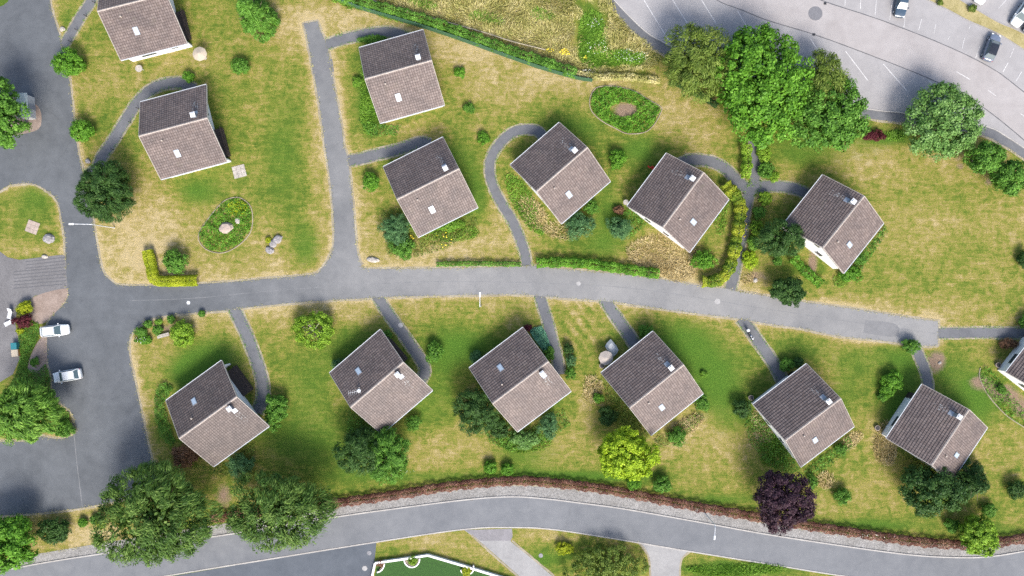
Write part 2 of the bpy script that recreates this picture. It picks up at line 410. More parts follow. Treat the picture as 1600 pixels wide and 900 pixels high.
PATHS = [  # centre line, width in photo px
 ([(152,-30),(143,0),(125,28),(110,54),(96,74),(84,84)], 15),
 ([(136,275),(152,262),(158,247),(175,222),(198,185),(215,160),(235,141),(258,131),(285,130),(303,140)], 17),
 ([(500,74),(530,63),(560,56),(590,51),(615,51),(642,62)], 16),
 ([(535,252),(560,249),(583,243),(620,234),(655,223),(672,226)], 17),
 ([(825,430),(821,400),(814,378),(803,350),(788,325),(772,295),(765,268),(768,245),(783,222),(803,206),(825,202),(842,206),(852,222)], 15),
 ([(1136,462),(1143,445),(1152,405),(1158,370),(1164,330),(1172,300),(1182,285)], 17),
 ([(1172,298),(1152,283),(1135,265),(1115,254),(1095,250),(1075,251),(1060,258)], 17),
 ([(1179,292),(1180,270),(1179,245),(1178,215)], 14),
 ([(1170,300),(1185,292),(1210,291),(1238,294),(1258,302),(1268,312)], 16),
 ([(364,478),(372,495),(384,520),(396,550),(406,580),(411,605),(410,625),(402,645)], 19),
 ([(588,460),(600,480),(616,503),(632,525),(648,548),(660,566),(664,580),(658,595)], 17),
 ([(842,458),(847,475),(855,500),(863,530),(871,560),(874,585)], 16),
 ([(944,466),(954,483),(968,503),(982,523),(996,545)], 18),
 ([(1158,497),(1168,510),(1182,530),(1200,555),(1214,577),(1224,598)], 18),
 ([(1424,532),(1434,552),(1444,575),(1450,600),(1450,618)], 16),
 ([(1462,521),(1520,520),(1570,520),(1690,524)], 16),
]
LOWER_TOP = [(-80,910),(27,887),(100,874),(200,859),(315,841),(362,834),(440,821),(522,808),(600,797),(725,781),(800,776),(860,780),(900,785),(975,795),(1100,817),(1200,835),(1325,854),(1425,867),(1500,871),(1550,869),(1600,861),(1690,845)]
LOWER_BOT = [(-80,960),(100,928),(265,899),(400,877),(587,847),(725,827),(800,824),(862,827),(950,840),(1075,861),(1200,881),(1312,899),(1450,915),(1560,918),(1690,905)]
SHOULDER = [(-80,890),(50,867),(162,848),(325,822),(420,807),(517,791),(575,782),(700,765),(800,757),(870,761),(925,767),(1012,781),(1125,802),(1200,817),(1350,839),(1425,849),(1500,853),(1557,850),(1600,844),(1690,829)]
LOT_EDGE = [(940,-30),(958,-2),(985,27),(1012,52),(1040,68),(1080,90),(1150,120),(1250,150),(1360,171),(1407,176),(1470,186),(1542,198),(1575,215),(1610,238),(1690,290)]
FOOT_EDGE = [(925,-30),(944,-2),(972,32),(1002,65),(1035,86),(1075,108),(1150,138),(1250,166),(1360,187),(1412,194),(1470,204),(1532,212),(1570,230),(1600,250),(1690,310)]
GRASS_ISLE = [(1425,-12),(1445,-2),(1478,14),(1512,32),(1540,44),(1565,56),(1600,78),(1690,135),(1690,108),(1600,53),(1562,36),(1532,19),(1497,-2),(1480,-12)]

# ------------------------------------------------------------------ ground sheet (one mesh to the horizon)
def seg_dist(P, lines):
    d = np.full(len(P), 1e9)
    for ln in lines:
        A = np.array(ln[:-1]); B = np.array(ln[1:])
        for a, bb in zip(A, B):
            ab = bb-a; L2 = max(1e-9, ab@ab)
            t = np.clip(((P-a)@ab)/L2, 0, 1)
            q = P-(a+t[:, None]*ab)
            np.minimum(d, np.sqrt((q*q).sum(1)), out=d)
    return d

DRY = [(560,25,70,22,.8),(465,25,55,30,.7),(175,115,25,30,.6),(150,150,20,15,.5),(300,95,45,20,.6),(440,70,45,50,.5),(210,330,60,60,.9),
 (190,400,45,45,1.0),(260,370,60,50,.75),(300,425,110,18,.9),(425,400,55,40,.7),(330,330,60,30,.5),(490,200,12,150,.7),(505,350,14,60,.5),
 (528,150,12,80,.8),(750,85,70,26,.8),(850,125,80,22,.95),(770,150,60,20,.6),(640,205,60,14,.6),(590,370,40,40,.6),(565,300,18,60,.7),
 (720,390,90,22,.8),(760,360,40,40,.7),(630,405,60,14,.7),(1060,165,70,28,.85),(1085,205,60,35,.6),(820,335,30,50,.6),(1025,395,70,35,.9),
 (1060,420,50,20,1.0),(960,130,60,16,.7),(1450,330,150,120,.42),(1340,240,70,25,.5),(1330,480,120,18,.7),(1500,500,90,20,.6),(1400,250,120,30,.3),
 (300,505,60,25,.6),(440,490,70,22,.8),(560,488,60,25,.8),(720,485,90,20,.55),(700,700,70,40,.8),(870,690,50,40,.8),(1090,690,65,50,.75),
 (900,495,40,28,.45),(1080,520,110,22,.4),(1330,780,80,30,.55),(1370,690,30,45,.7),(350,600,30,50,.3),(260,580,30,60,.35),(380,550,25,40,.6),
 (510,640,30,40,.25),(430,620,25,50,.3),(640,840,80,18,1.0),(760,860,60,20,.6),(860,838,60,10,.9),(1150,870,80,8,.7),(80,835,90,25,.9),(180,830,60,25,.7),
 (210,570,18,60,.5),(225,660,14,60,.5),(1350,530,70,14,.6),(1300,600,20,60,.4),(1540,560,40,20,.3),(1560,690,60,60,.35),(1580,270,40,30,.5),
 (1150,460,10,20,.5),(1180,440,30,20,.7),(1090,660,30,30,.6),(920,640,20,30,.6),(1180,690,25,25,.6),(50,390,60,14,.8),(60,355,35,25,.25),(380,745,40,40,.4),
 (720,40,170,60,.75),(640,10,70,20,.7),(905,100,90,20,.8),(1000,60,40,40,.7),(870,60,60,40,.7),(215,110,12,40,.3),(150,20,30,20,.3),(1190,310,15,40,.3),(1040,340,20,20,.2)]
LUSH_SHADE = [(440,240,40,110,.55),(320,300,40,30,.45),(480,385,25,40,.65),(110,30,16,30,.5),(150,200,25,30,.35),(578,150,22,65,.95),(590,70,30,14,.6),(740,300,26,60,.75),  # greener grass; blobs by house walls and heather hedge also paint in their shade
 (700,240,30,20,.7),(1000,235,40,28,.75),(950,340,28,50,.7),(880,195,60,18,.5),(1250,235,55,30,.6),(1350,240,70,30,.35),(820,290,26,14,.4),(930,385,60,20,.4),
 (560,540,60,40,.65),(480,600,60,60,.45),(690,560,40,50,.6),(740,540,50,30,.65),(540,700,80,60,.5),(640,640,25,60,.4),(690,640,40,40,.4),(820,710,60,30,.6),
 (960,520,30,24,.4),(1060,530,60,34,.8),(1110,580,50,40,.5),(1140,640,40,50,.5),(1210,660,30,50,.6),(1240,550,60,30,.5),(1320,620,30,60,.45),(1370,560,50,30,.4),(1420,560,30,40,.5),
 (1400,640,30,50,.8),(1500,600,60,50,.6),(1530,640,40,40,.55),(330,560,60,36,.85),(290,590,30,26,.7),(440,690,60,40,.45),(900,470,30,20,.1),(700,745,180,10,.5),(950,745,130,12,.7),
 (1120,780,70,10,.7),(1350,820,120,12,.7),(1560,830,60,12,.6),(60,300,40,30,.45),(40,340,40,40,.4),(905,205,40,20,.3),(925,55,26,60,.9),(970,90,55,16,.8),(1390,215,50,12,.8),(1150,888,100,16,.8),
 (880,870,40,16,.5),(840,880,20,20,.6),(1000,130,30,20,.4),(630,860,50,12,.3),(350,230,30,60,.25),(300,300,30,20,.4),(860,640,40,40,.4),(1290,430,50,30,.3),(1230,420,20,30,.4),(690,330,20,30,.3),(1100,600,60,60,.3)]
SOIL = [(85,465,26,18,1.1),(62,570,14,30,1.1),(1463,565,17,20,1.1),(1180,432,18,14,.8),(978,172,22,14,1.1),(1270,410,10,26,.9),(1530,597,22,14,.9),(1570,615,26,16,1.0),(1600,640,20,16,1.0),
 (289,712,24,20,.5),(260,513,24,10,.8),(930,130,8,6,.3),(350,775,18,26,.8),(960,48,22,16,.5),(100,672,20,12,.8),(1383,207,20,10,.3),(965,325,12,10,.5),(860,35,35,10,.4),(1500,260,10,8,.8),(1545,285,10,8,.8)]
def make_ground():
    fx = np.arange(-88, 88.01, .4); fy = np.arange(-52, 52.01, .4)
    xs = np.concatenate([[-3000, -600, -200, -110], fx, [110, 200, 600, 3000]])
    ys = np.concatenate([[-3000, -600, -200, -80], fy, [80, 200, 600, 3000]])
    X, Y = np.meshgrid(xs, ys); nx, ny = len(xs), len(ys)
    V = np.stack([X.ravel(), Y.ravel(), np.zeros(X.size)], 1)
    i = np.arange(nx*ny).reshape(ny, nx)
    F = np.stack([i[:-1, :-1].ravel(), i[:-1, 1:].ravel(), i[1:, 1:].ravel(), i[1:, :-1].ravel()], 1)
    px = V[:, 0]*10+800; py = 450-V[:, 1]*10
    def field(bl):
        s = np.zeros(len(V))
        for x, y, rx, ry, w in bl:
            s += w*np.exp(-(((px-x)/rx)**2+((py-y)/ry)**2)*.9)
        return s
    lines = [[tuple(W(*p)[:2]) for p in ROAD+ROAD[:1]]]
    for c, w in PATHS:
        lines.append([tuple(W(*p)[:2]) for p in c])
    d = seg_dist(V[:, :2], [np.array(lines[0])])
    dp = seg_dist(V[:, :2], [np.array(q) for q in lines[1:]])-.8
    dry = .33+.42*field(DRY)+(.52*np.exp(-(np.maximum(d, 0)/.8)**2))+.18*np.exp(-(np.maximum(dp, 0)/.6)**2)
    st = np.exp(-(((px-905)/32)**2+((py-510)/45)**2)**2); dry += .28*st*np.sin((px*.80-py*.60)*.42)
    lush = field(LUSH_SHADE); dry -= .35*np.minimum(lush, 1)
    soil = field(SOIL)
    me = bpy.data.meshes.new('ground')
    me.vertices.add(len(V)); me.vertices.foreach_set('co', V.ravel())
    me.loops.add(F.size); me.loops.foreach_set('vertex_index', F.ravel().astype(np.int32))
    me.polygons.add(len(F)); me.polygons.foreach_set('loop_start', np.arange(0, F.size, 4, dtype=np.int32))
    me.update()
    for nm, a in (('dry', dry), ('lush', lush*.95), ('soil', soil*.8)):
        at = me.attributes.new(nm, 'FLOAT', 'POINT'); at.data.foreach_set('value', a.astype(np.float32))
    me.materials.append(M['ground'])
    o = bpy.data.objects.new('ground', me); COL.objects.link(o); tag(o, kind='structure')
make_ground()

rr = random.Random(5)
def sheet(name, pts, mat, z, step=None):
    b = MB(); b.poly(WL(pts), z); return tag(b.build(name, mat), kind='structure')

# edging stones / dry worn edge beside roads and paths (just under their surface)
eb = MB()
ring = smooth_line(ROAD, 5, True)
core = [p for p in ring]
eb.ribbon([W(*p) for p in core], .62, .006, .07, rr)
for c, w in PATHS:
    ln = smooth_line(c, 5)
    eb.ribbon([W(*p) for p in ln], w/10+.46, .004, .06, rr)
tag(eb.build('road_edging', M['edge']), kind='structure')
b = MB()
for c, w in PATHS: pass
for k, (c, w) in enumerate(PATHS):
    b.ribbon([W(*p) for p in smooth_line(c, 4)], w/10-.04, .010+.0006*k, .05, rr)
tag(b.build('path', M['path']), kind='structure')
sheet('road', smooth_line(ROAD, 6, True), M['road'], .024)
# left corner grass tip, shed island, paved terrace, planting island edges
sheet('grass_corner', smooth_line([(-80,-60),(22,-60),(16,-6),(8,6),(-4,12),(-80,40)], 6, True), M['ground'], .03)
sheet('soil_island', smooth_line([(-40,150),(20,150),(52,160),(63,172),(65,190),(60,202),(38,209),(0,214),(-40,214)], 6, True), M['soil'], .03)
sheet('paved_terrace', [(-80,395),(0,393),(12,402),(30,406),(97,398),(102,400),(104,430),(106,450),(80,456),(55,462),(44,470),(27,482),(24,505),(27,522),(32,535),(31,560),(20,585),(0,597),(-80,600)], M['pavers'], .014)
sheet('soil_bed', smooth_line([(50,466),(75,456),(105,451),(105,463),(97,477),(79,496),(66,506),(55,503),(44,493),(46,478)], 5, True), M['soil'], .018)
sheet('soil_bed', smooth_line([(62,530),(75,525),(74,572),(68,577),(60,583),(44,578),(48,556)], 5, True), M['soil'], .018)
b = MB()
for k in range(9):
    y = 402+k*5.2; b.ribbon(WL([(22 if k > 2 else 40, y+7), (103, y)]), .13, .022)
tag(b.build('terrace_joint', M['seam']), kind='structure')

b = MB(); b.ribbon(WL(smooth_line([(114,660),(120,720),(129,792)], 6)), .10, .029, .03, rr)
b.ribbon(WL(smooth_line([(202,470),(300,466),(420,455),(560,445),(700,440),(860,443),(1000,452),(1200,483),(1330,503),(1462,521)], 8)), .06, .029, .025, rr)
tag(b.build('tarmac_joint', surface('pale_joint', (.13, .135, .14), (.19, .19, .195), .6, 8, .4)), kind='structure')
b = MB(); b.poly(WL([(486,96),(519,92),(522,112),(489,117)]), .030)
tag(b.build('tarmac_patch', surface('pale_patch', (.105, .107, .112), (.14, .142, .147), .5, 12, .25)), kind='structure')
b = MB(); b.poly(WL(smooth_line([(1352,500),(1400,507),(1398,526),(1349,520)], 3)), .030)
tag(b.build('tarmac_patch', surface('dark_patch', (.128, .130, .134), (.165, .165, .168), .3, 12, .25)), kind='structure')
# lower road, shoulder, kerbs, side road, driveways
lt = smooth_line(LOWER_TOP, 8); lb = smooth_line(LOWER_BOT, 8); sh = smooth_line(SHOULDER, 8)
sheet('lower_road', lt+lb[::-1], M['lower_road'], .020)
sheet('cobbled_shoulder', sh+lt[::-1], M['cobble'], .012)
sheet('side_road', [(-80,962),(100,930),(265,901),(400,878),(588,847),(587,860),(585,877),(582,900),(575,960)], M['dark_asphalt'], .014)
b = MB(); b.wall(WL(lt), .20, 0.0, .10); tag(b.build('kerb', M['kerb']), kind='structure')
b = MB(); b.wall(WL(lb), .20, 0.0, .06); tag(b.build('lower_kerb', M['kerb']), kind='structure')
sheet('driveway', [(725,828),(800,826),(800,838),(798,846),(830,872),(862,899),(900,940),(850,940),(810,899),(775,868),(750,846)], M['concrete'], .010)
sheet('driveway_apron', [(726,828),(800,826),(801,838),(798,845),(751,845),(738,836)], surface('worn_asphalt', (.15, .145, .15), (.21, .20, .21), .4, 10, .3), .015)
sheet('side_drive', [(994,846),(1040,854),(1078,862),(1071,868),(1064,878),(1062,900),(1062,940),(1018,940),(1017,900),(1012,870),(1004,855)], M['concrete'], .010)
b = MB()
for pts in ([(996,846),(1008,860),(1015,880),(1017,940)], [(1078,862),(1068,870),(1063,885),(1062,940)], [(737,836),(752,850),(776,872),(812,903)], [(800,845),(835,874),(866,900)]):
    b.ribbon(WL(smooth_line(pts, 5)), .3, .022, .04, rr)
b.ribbon(WL([p for p in sh if p[0] > 510]), .3, .016, .05, rr)
tag(b.build('drive_edging', M['edge']), kind='structure')
# car park
le = smooth_line(LOT_EDGE, 8); fe = smooth_line(FOOT_EDGE, 8)
sheet('car_park', le+[(1690,-60),(940,-60)], M['lot'], .012)
sheet('footpath', fe+le[::-1], M['path'], .016)
b = MB(); b.wall(WL(le), .16, 0, .07); tag(b.build('car_park_kerb', M['kerb']), kind='structure')
b = MB(); b.ribbon(WL(fe), .3, .02, .05, rr); tag(b.build('footpath_edging', M['edge']), kind='structure')
LANE_A = smooth_line([(1090,-30),(1120,0),(1160,16),(1200,32),(1275,55),(1375,92),(1450,122),(1500,146),(1542,172),(1600,219),(1690,300)], 8)
LANE_B = smooth_line([(1215,-30),(1282,0),(1375,31),(1475,70),(1550,107),(1600,144),(1690,215)], 8)
sheet('car_park_lane', LANE_A+LANE_B[::-1], M['lane'], .018)
b = MB(); b.ribbon(WL(LANE_A), .13, .022, .02, rr); b.ribbon(WL(LANE_B), .13, .022, .02, rr)
tag(b.build('lane_seam', M['seam']), kind='structure')
sheet('grass_island', smooth_line(GRASS_ISLE, 6, True), surface('dry_verge', (.19, .165, .06), (.34, .29, .15), .5, 8, .45), .020)
b = MB(); b.wall(WL(smooth_line(GRASS_ISLE[1:8], 6)), .14, 0, .08); b.wall(WL(smooth_line(GRASS_ISLE[8:], 6)), .14, 0, .08)
tag(b.build('island_kerb', plain('grey_kerb', (.22, .21, .20), .9)), kind='structure')
MARKS = [((1006,0),(1044,62)),((1051,0),(1074,37)),((1096,0),(1119,37)),((1152,17),(1177,59)),((1265,59),(1280,82)),((1321,80),(1356,126)),((1380,100),(1417,142)),((1450,126),(1462,135)),
 ((1321,-8),(1320,9)),((1345,-8),(1344,14)),((1370,-8),(1367,24)),((1394,2),(1390,31)),((1414,27),(1412,43)),((1440,30),(1435,47)),((1462,38),(1459,52)),((1484,56),(1481,62)),((1507,59),(1503,76)),((1531,71),(1524,91)),
 ((1584,75),(1578,90)),((1575,98),(1567,112)),((1596,112),(1587,127)),((1494,112),(1515,124)),((1544,141),(1556,150)),((1595,178),(1607,187)),((1572,0),(1560,13)),((1516,40),(1514,45))]
b = MB()
for p, q in MARKS: b.ribbon(WL(smooth_line([p, q], 5)), .12 if p[0] < 1300 or p[1] > 75 else .085, .027, .012, rr)
tag(b.build('road_marking', M['paint']), kind='structure')

# ------------------------------------------------------------------ houses
ZE, ZR = 2.9, 6.15
HOUSES = [  # A,B (NW eave W,E)  C,D (ridge W,E)  E,F (SE eave W,E), mirror, label
 ([(154,-33),(258,-60),(154,19),(257,-7),(192,95),(295,70)], 0, 'grey tiled house cut off by the top edge of the photo, beside a tan parasol'),
 ([(219,159),(322,131),(217,211),(325,184),(252,281),(355,254)], 0, 'grey tiled house above the oval rock bed, its curved path leading to the left road'),
 ([(561,75),(660,46),(571,122),(672,92),(595,192),(695,165)], 0, 'grey tiled house just under the green mesh fence, beside the dead-end drive'),
 ([(599,260),(692,214),(621,311),(717,262),(654,371),(746,325)], 0, 'grey tiled house between the dead-end drive and the S-curved path, bushes at its lower corner'),
 ([(799,256),(874,191),(837,297),(919,230),(877,350),(952,285)], 0, 'grey tiled house at the top end of the S-curved path, long pale grass beside it'),
 ([(981,321),(1040,240),(1036,354),(1100,270),(1077,394),(1139,312)], 0, 'grey tiled house wrapped by the curved yellow-green hedge'),
 ([(1227,346),(1284,275),(1285,390),(1350,307),(1316,430),(1380,349)], 0, 'grey tiled house with bright white gable beside the wide empty lawn'),
 ([(258,625),(346,562),(277,686),(369,621),(335,730),(421,667)], 1, 'weathered tiled house nearest the left yard, dark timber terrace at its gable'),
 ([(512,584),(593,515),(545,637),(629,567),(600,676),(677,610)], 1, 'grey tiled house with a television aerial on the roof'),
 ([(732,575),(816,511),(770,632),(856,566),(810,674),(893,612)], 1, 'grey tiled house with a flat teal juniper beside its upper gable'),
 ([(939,581),(1020,517),(984,636),(1069,570),(1018,681),(1098,616)], 0, 'grey tiled house with two parasols at its left corner'),
 ([(1176,631),(1259,569),(1230,687),(1315,625),(1252,730),(1335,666)], 0, 'grey tiled house at the end of the path where the motorcycle stands'),
 ([(1383,685),(1441,600),(1455,727),(1516,641),(1489,750),(1541,670)], 0, 'grey tiled house above the dark conifers, white eave wall showing on its left'),
 ([(1570,580),(1626,509),(1642,622),(1701,545),(1677,657),(1732,585)], 0, 'grey tiled house cut off by the right edge of the photo'),
]
def house(corners, mirror, label, idx):
    ew = [W(*corners[i], ZE) for i in (0, 1, 4, 5)]
    A, B, E, F = ew
    c = (A+B+E+F)/4
    u = ((B-A)+(F-E)).normalized()
    L = ((B-A).length+(F-E).length)/2; D = ((A-E).length+(B-F).length)/2
    L = .7*L+.3*10.35; D = .7*D+.3*11.6
    print('house', idx, round(L, 2), round(D, 2))
    rz = math.atan2(u.y, u.x)
    t = empty('tiled_house', (c.x, c.y, 0), rz)
    tag(t, label, 'house', 'holiday houses along the lane')
    m = -1 if mirror else 1                         # +y local = up-left slope
    hx, hy = L/2, D/2
    # walls: box with gables
    wx, wy = hx-.42, hy-.62
    pitch = (ZR-ZE)/hy
    zw = ZE+.62*pitch-.16; zt = ZR-.16
    b = MB()
    we = hx-1.55
    vs = [(-wx, -wy, 0), (we, -wy, 0), (we, wy, 0), (-wx, wy, 0), (-wx, -wy, zw), (we, -wy, zw), (we, wy, zw), (-wx, wy, zw), (-wx, 0, zt), (we, 0, zt)]
    b.add(vs, [(0, 1, 5, 4), (2, 3, 7, 6), (1, 2, 6, 9, 5), (3, 0, 4, 8, 7)])
    b.box(((we+hx-.35)/2+.002, -m*(wy-.13), zw/2-.02), (hx-.35-we, .24, zw-.06))
    b.build('wall', M['white'], t)
    # tiled roof: two slopes of overlapping courses + underside
    rf = MB(); uvs = []
    SL = math.hypot(hy, ZR-ZE); n = int(round(SL/.40)); st = SL/n
    ca, sa = hy/SL, (ZR-ZE)/SL
    def pt(x, s, off, sg):      # s from eave upwards
        return (x, sg*(hy-s*ca+off*sa), ZE+s*sa+off*ca)
    for sg in (1, -1):
        xs = [-hx, hx] if sg == -1 else [hx, -hx]
        for k in range(n):
            lo = .055 if k else .05; up = .012
            q = [pt(xs[0], k*st, lo, sg), pt(xs[1], k*st, lo, sg), pt(xs[1], (k+1)*st, up, sg), pt(xs[0], (k+1)*st, up, sg)]
            rf.add(q, [(0, 1, 2, 3)])
            uvs += [(xs[0]+50, k*.4+.004), (xs[1]+50, k*.4+.004), (xs[1]+50, (k+1)*.4-.004), (xs[0]+50, (k+1)*.4-.004)]
            p0 = .012 if k else -.10
            q = [pt(xs[0], k*st, p0, sg), pt(xs[1], k*st, p0, sg), pt(xs[1], k*st, lo, sg), pt(xs[0], k*st, lo, sg)]
            rf.add(q, [(0, 1, 2, 3)]); uvs += [(xs[0]+50, k*.4), (xs[1]+50, k*.4), (xs[1]+50, k*.4+.01), (xs[0]+50, k*.4+.01)]
        q = [pt(xs[1], 0, -.10, sg), pt(xs[0], 0, -.10, sg), pt(xs[0], SL, -.10, sg), pt(xs[1], SL, -.10, sg)]
        rf.add(q, [(0, 1, 2, 3)]); uvs += [(0, 0)]*4
    ro = rf.build('roof', M['roof'], t)
    tn = {7: .74, 8: .92}.get(idx, 1.0)*random.Random(idx+40).uniform(.94, 1.06); ro.color = (tn*1.05, tn*.985, tn*.95, 1)
    ul = ro.data.uv_layers.new(name='UVMap')
    ul.data.foreach_set('uv', np.array([uvs[l.vertex_index] for l in ro.data.loops], np.float32).ravel())
    # ridge, bargeboards, gutters
    b = MB(); rg = random.Random(idx)
    k = int(L/.42)
    for i in range(k):
        x = -hx+(i+.5)*L/k; w = .15; z = ZR+.03+rg.uniform(0, .018)
        vs = [(x-L/k/2+.006, -w, z-.05), (x+L/k/2-.006, -w, z-.05), (x+L/k/2-.006, 0, z+.04), (x-L/k/2+.006, 0, z+.04), (x-L/k/2+.006, w, z-.05), (x+L/k/2-.006, w, z-.05)]
        b.add(vs, [(0, 1, 2, 3), (3, 2, 5, 4)])
    b.build('ridge_tile', M['ridge'], t)
    for sx in (-1, 1):
        b = MB()
        for sg in (1, -1):
            vs = []
            for x in (sx*(hx+.004), sx*(hx+.06)):
                for s_, o_ in ((-.04, -.20), (-.04, .07), (SL+.02, .07), (SL+.02, -.20)):
                    vs.append(pt(x, s_, o_, sg))
            b.add(vs, [(0, 1, 2, 3), (7, 6, 5, 4), (0, 4, 5, 1), (1, 5, 6, 2), (2, 6, 7, 3), (3, 7, 4, 0)])
        b.build('bargeboard', M['barge'], t)
    for sg in (1, -1):
        b = MB(); b.box((0, sg*(hy+.07), ZE-.03), (L-.02, .12, .11)); b.build('gutter', M['gutter'], t)
    # chimney with flashing and pale cap
    def roof_z(y): return ZR-abs(y)*(ZR-ZE)/hy
    cx_, cy_ = hx-1.75, m*.85
    b = MB(); b.box((cx_, cy_, roof_z(cy_)+.15), (.56, .60, 1.5)); ch = b.build('chimney', M['greymetal'], t)
    b = MB(); b.box((cx_, cy_, roof_z(cy_)+.945), (.72, .76, .09)); b.box((cx_, cy_, roof_z(cy_)+1.05), (.5, .54, .12), 0, .8); b.build('chimney_cap', M['whitemetal'], ch)
    b = MB()
    def strip(x0, x1, y0, y1):
        z = lambda y: roof_z(y)+.078
        b.add([(x0, y0, z(y0)), (x1, y0, z(y0)), (x1, y1, z(y1)), (x0, y1, z(y1))], [(0, 1, 2, 3) if (y1-y0) > 0 else (3, 2, 1, 0)])
    strip(cx_-.36, cx_+.36, m*1.16, m*1.75)
    b.build('flashing', M['greymetal'], ch)
    if idx not in (0,):
        b = MB()
        for i in range(rg.randint(16, 26)):
            y = m*rg.uniform(1.8, 3.1+rg.random()*.7); x = cx_+rg.uniform(-.5, .4); w = rg.uniform(.03, .1); ll = rg.uniform(.06, .3)
            strip(x-w/2, x+w/2, y, y+m*ll)
        tag(b.build('lime_stain', M['palecover'], ch), kind='stuff')
    # skylight on the other slope
    sx_, sy_ = hx-6.3, -m*(3.35)
    zz = roof_z(sy_); ang = math.atan2(ZR-ZE, hy)
    def slab(bb, cx, cy, dx, ds, off, th):
        sg = 1 if cy > 0 else -1; s0 = (hy-abs(cy))/ca
        vs = []
        for o_ in (off, off+th):
            for x, s in ((cx-dx/2, s0-ds/2), (cx+dx/2, s0-ds/2), (cx+dx/2, s0+ds/2), (cx-dx/2, s0+ds/2)):
                vs.append(pt(x, s, o_, sg))
        fs = [(3, 2, 1, 0), (4, 5, 6, 7), (0, 1, 5, 4), (1, 2, 6, 5), (2, 3, 7, 6), (3, 0, 4, 7)]
        bb.add(vs, fs if sg < 0 else [tuple(reversed(f)) for f in fs])
    b = MB(); slab(b, sx_, sy_, .78, 1.15, 0, .13); sk = b.build('skylight', M['greymetal'], t)
    b = MB(); slab(b, sx_, sy_, .58, .95, .133, .012); b.build('pane', M['skyglass'], sk)
    b = MB(); vy = -m*1.35; vx = hx-7.5; b.cyl((vx, vy, roof_z(vy)-.05), .09, .42, 10); b.cyl((vx, vy, roof_z(vy)+.37), .14, .06, 10, .1)
    b.build('vent_pipe', M['beige'], t)
    # windows
    def window(x, y, z, w, h, along):      # along: wall axis
        f = MB(); d = .07
        if along == 'x':
            sg = 1 if y > 0 else -1
            f.box((x, y+sg*.02, z), (w, d, h)); fo = f.build('window', M['whitemetal'], t)
            p = MB(); p.box((x, y+sg*.06, z), (w-.16, .02, h-.16)); p.build('pane', M['glass'], fo)
        else:
            sg = 1 if x > 0 else -1
            f.box((x+sg*.02, y, z), (d, w, h)); fo = f.build('window', M['whitemetal'], t)
            p = MB(); p.box((x+sg*.06, y, z), (.02, w-.16, h-.16)); p.build('pane', M['glass'], fo)
    window(-wx, 1.9, 1.6, 1.1, 1.2, 'y'); window(-wx, -1.6, 1.6, 1.1, 1.2, 'y'); window(-wx, .2, 4.2, .9, 1.0, 'y')
    window(we, m*2.6, 1.6, 1.2, 1.2, 'y'); window(we, 0, 4.3, .9, .9, 'y')
    window(-1.8, wy, 1.6, 1.9, 1.2, 'x'); window(-1.6, -wy, 1.5, 2.4, 1.5, 'x'); window(2.6, -wy, 1.6, 1.2, 1.2, 'x')
    b = MB(); b.box((2.9, wy+.03, 1.06), (1.0, .08, 2.08)); dr = b.build('door', M['wood'], t)
    b = MB(); b.box((2.55, wy+.10, 1.05), (.12, .05, .04)); b.build('handle', M['metal'], dr)
    # timber terrace at the far gable
    ty = -m*1 if not mirror else 1.0
    yc = -m*2.35; dx1 = hx+(.45 if idx in (7,) else -.15); dxc = (we+.02+dx1)/2; dw = dx1-we-.02
    b = MB(); b.box((dxc, yc, .42), (dw, 4.6, .16))
    for i in range(3): b.box((we+.15+i*dw*.42, yc, .17), (.1, 4.4, .338))
    tr = b.build('terrace', M['wood'], t)
    b = MB()
    for i in range(6): b.box((dx1-.06, yc-2.2+i*.88, .95), (.07, .07, .9))
    b.box((dx1-.06, yc, 1.42), (.10, 4.6, .05)); b.box((dx1-.06, yc, .95), (.04, 4.5, .14)); b.build('railing', M['wood'], tr)
    # roof aerial on one house
    if idx == 8:
        ax, ay = -hx+2.2, 1.25; z0 = roof_z(ay)
        b = MB(); b.tube([(ax, ay, z0-.05), (ax, ay, z0+1.6)], .025, 6)
        b.tube([(ax-.9, ay+.5, z0+1.5), (ax+.7, ay-.4, z0+1.5)], .02, 5)
        for q in range(7):
            xx = ax-.85+q*.25; yy = ay+.47-q*.142
            b.tube([(xx-.18, yy-.32, z0+1.5), (xx+.18, yy+.32, z0+1.5)], .014, 4)
        b.cyl((ax+.25, ay-.2, z0+.5), .28, .08, 12, .2)
        b.build('aerial', M['whitemetal'], t)
for i, (c, m_, lab) in enumerate(HOUSES): house(c, m_, lab, i)

# ------------------------------------------------------------------ foliage
def leaf_object(name, P, N, T, ln, wd, var, pal, parent=None, loc=None):
    k = len(P)
    T = T-(T*N).sum(1, keepdims=True)*N
    T /= np.linalg.norm(T, axis=1, keepdims=True)+1e-9
    B = np.cross(N, T)
    ln = ln[:, None]/2; wd = wd[:, None]/2
    V = np.empty((k, 4, 3)); V[:, 0] = P-T*ln; V[:, 1] = P+B*wd+N*wd*.25; V[:, 2] = P+T*ln; V[:, 3] = P-B*wd+N*wd*.25
    me = bpy.data.meshes.new(name)
    me.vertices.add(k*4); me.vertices.foreach_set('co', V.ravel())
    me.loops.add(k*4); me.loops.foreach_set('vertex_index', np.arange(k*4, dtype=np.int32))
    me.polygons.add(k); me.polygons.foreach_set('loop_start', np.arange(0, k*4, 4, dtype=np.int32))
    me.update()
    at = me.attributes.new('var', 'FLOAT', 'POINT'); at.data.foreach_set('value', np.repeat(var, 4).astype(np.float32))
    me.materials.append(leaf_mat(pal) if isinstance(pal, str) else pal)
    o = bpy.data.objects.new(name, me); COL.objects.link(o)
    if parent: o.parent = parent
    if loc is not None: o.location = loc
    return o

def unit(a): return a/(np.linalg.norm(a, axis=1, keepdims=True)+1e-9)

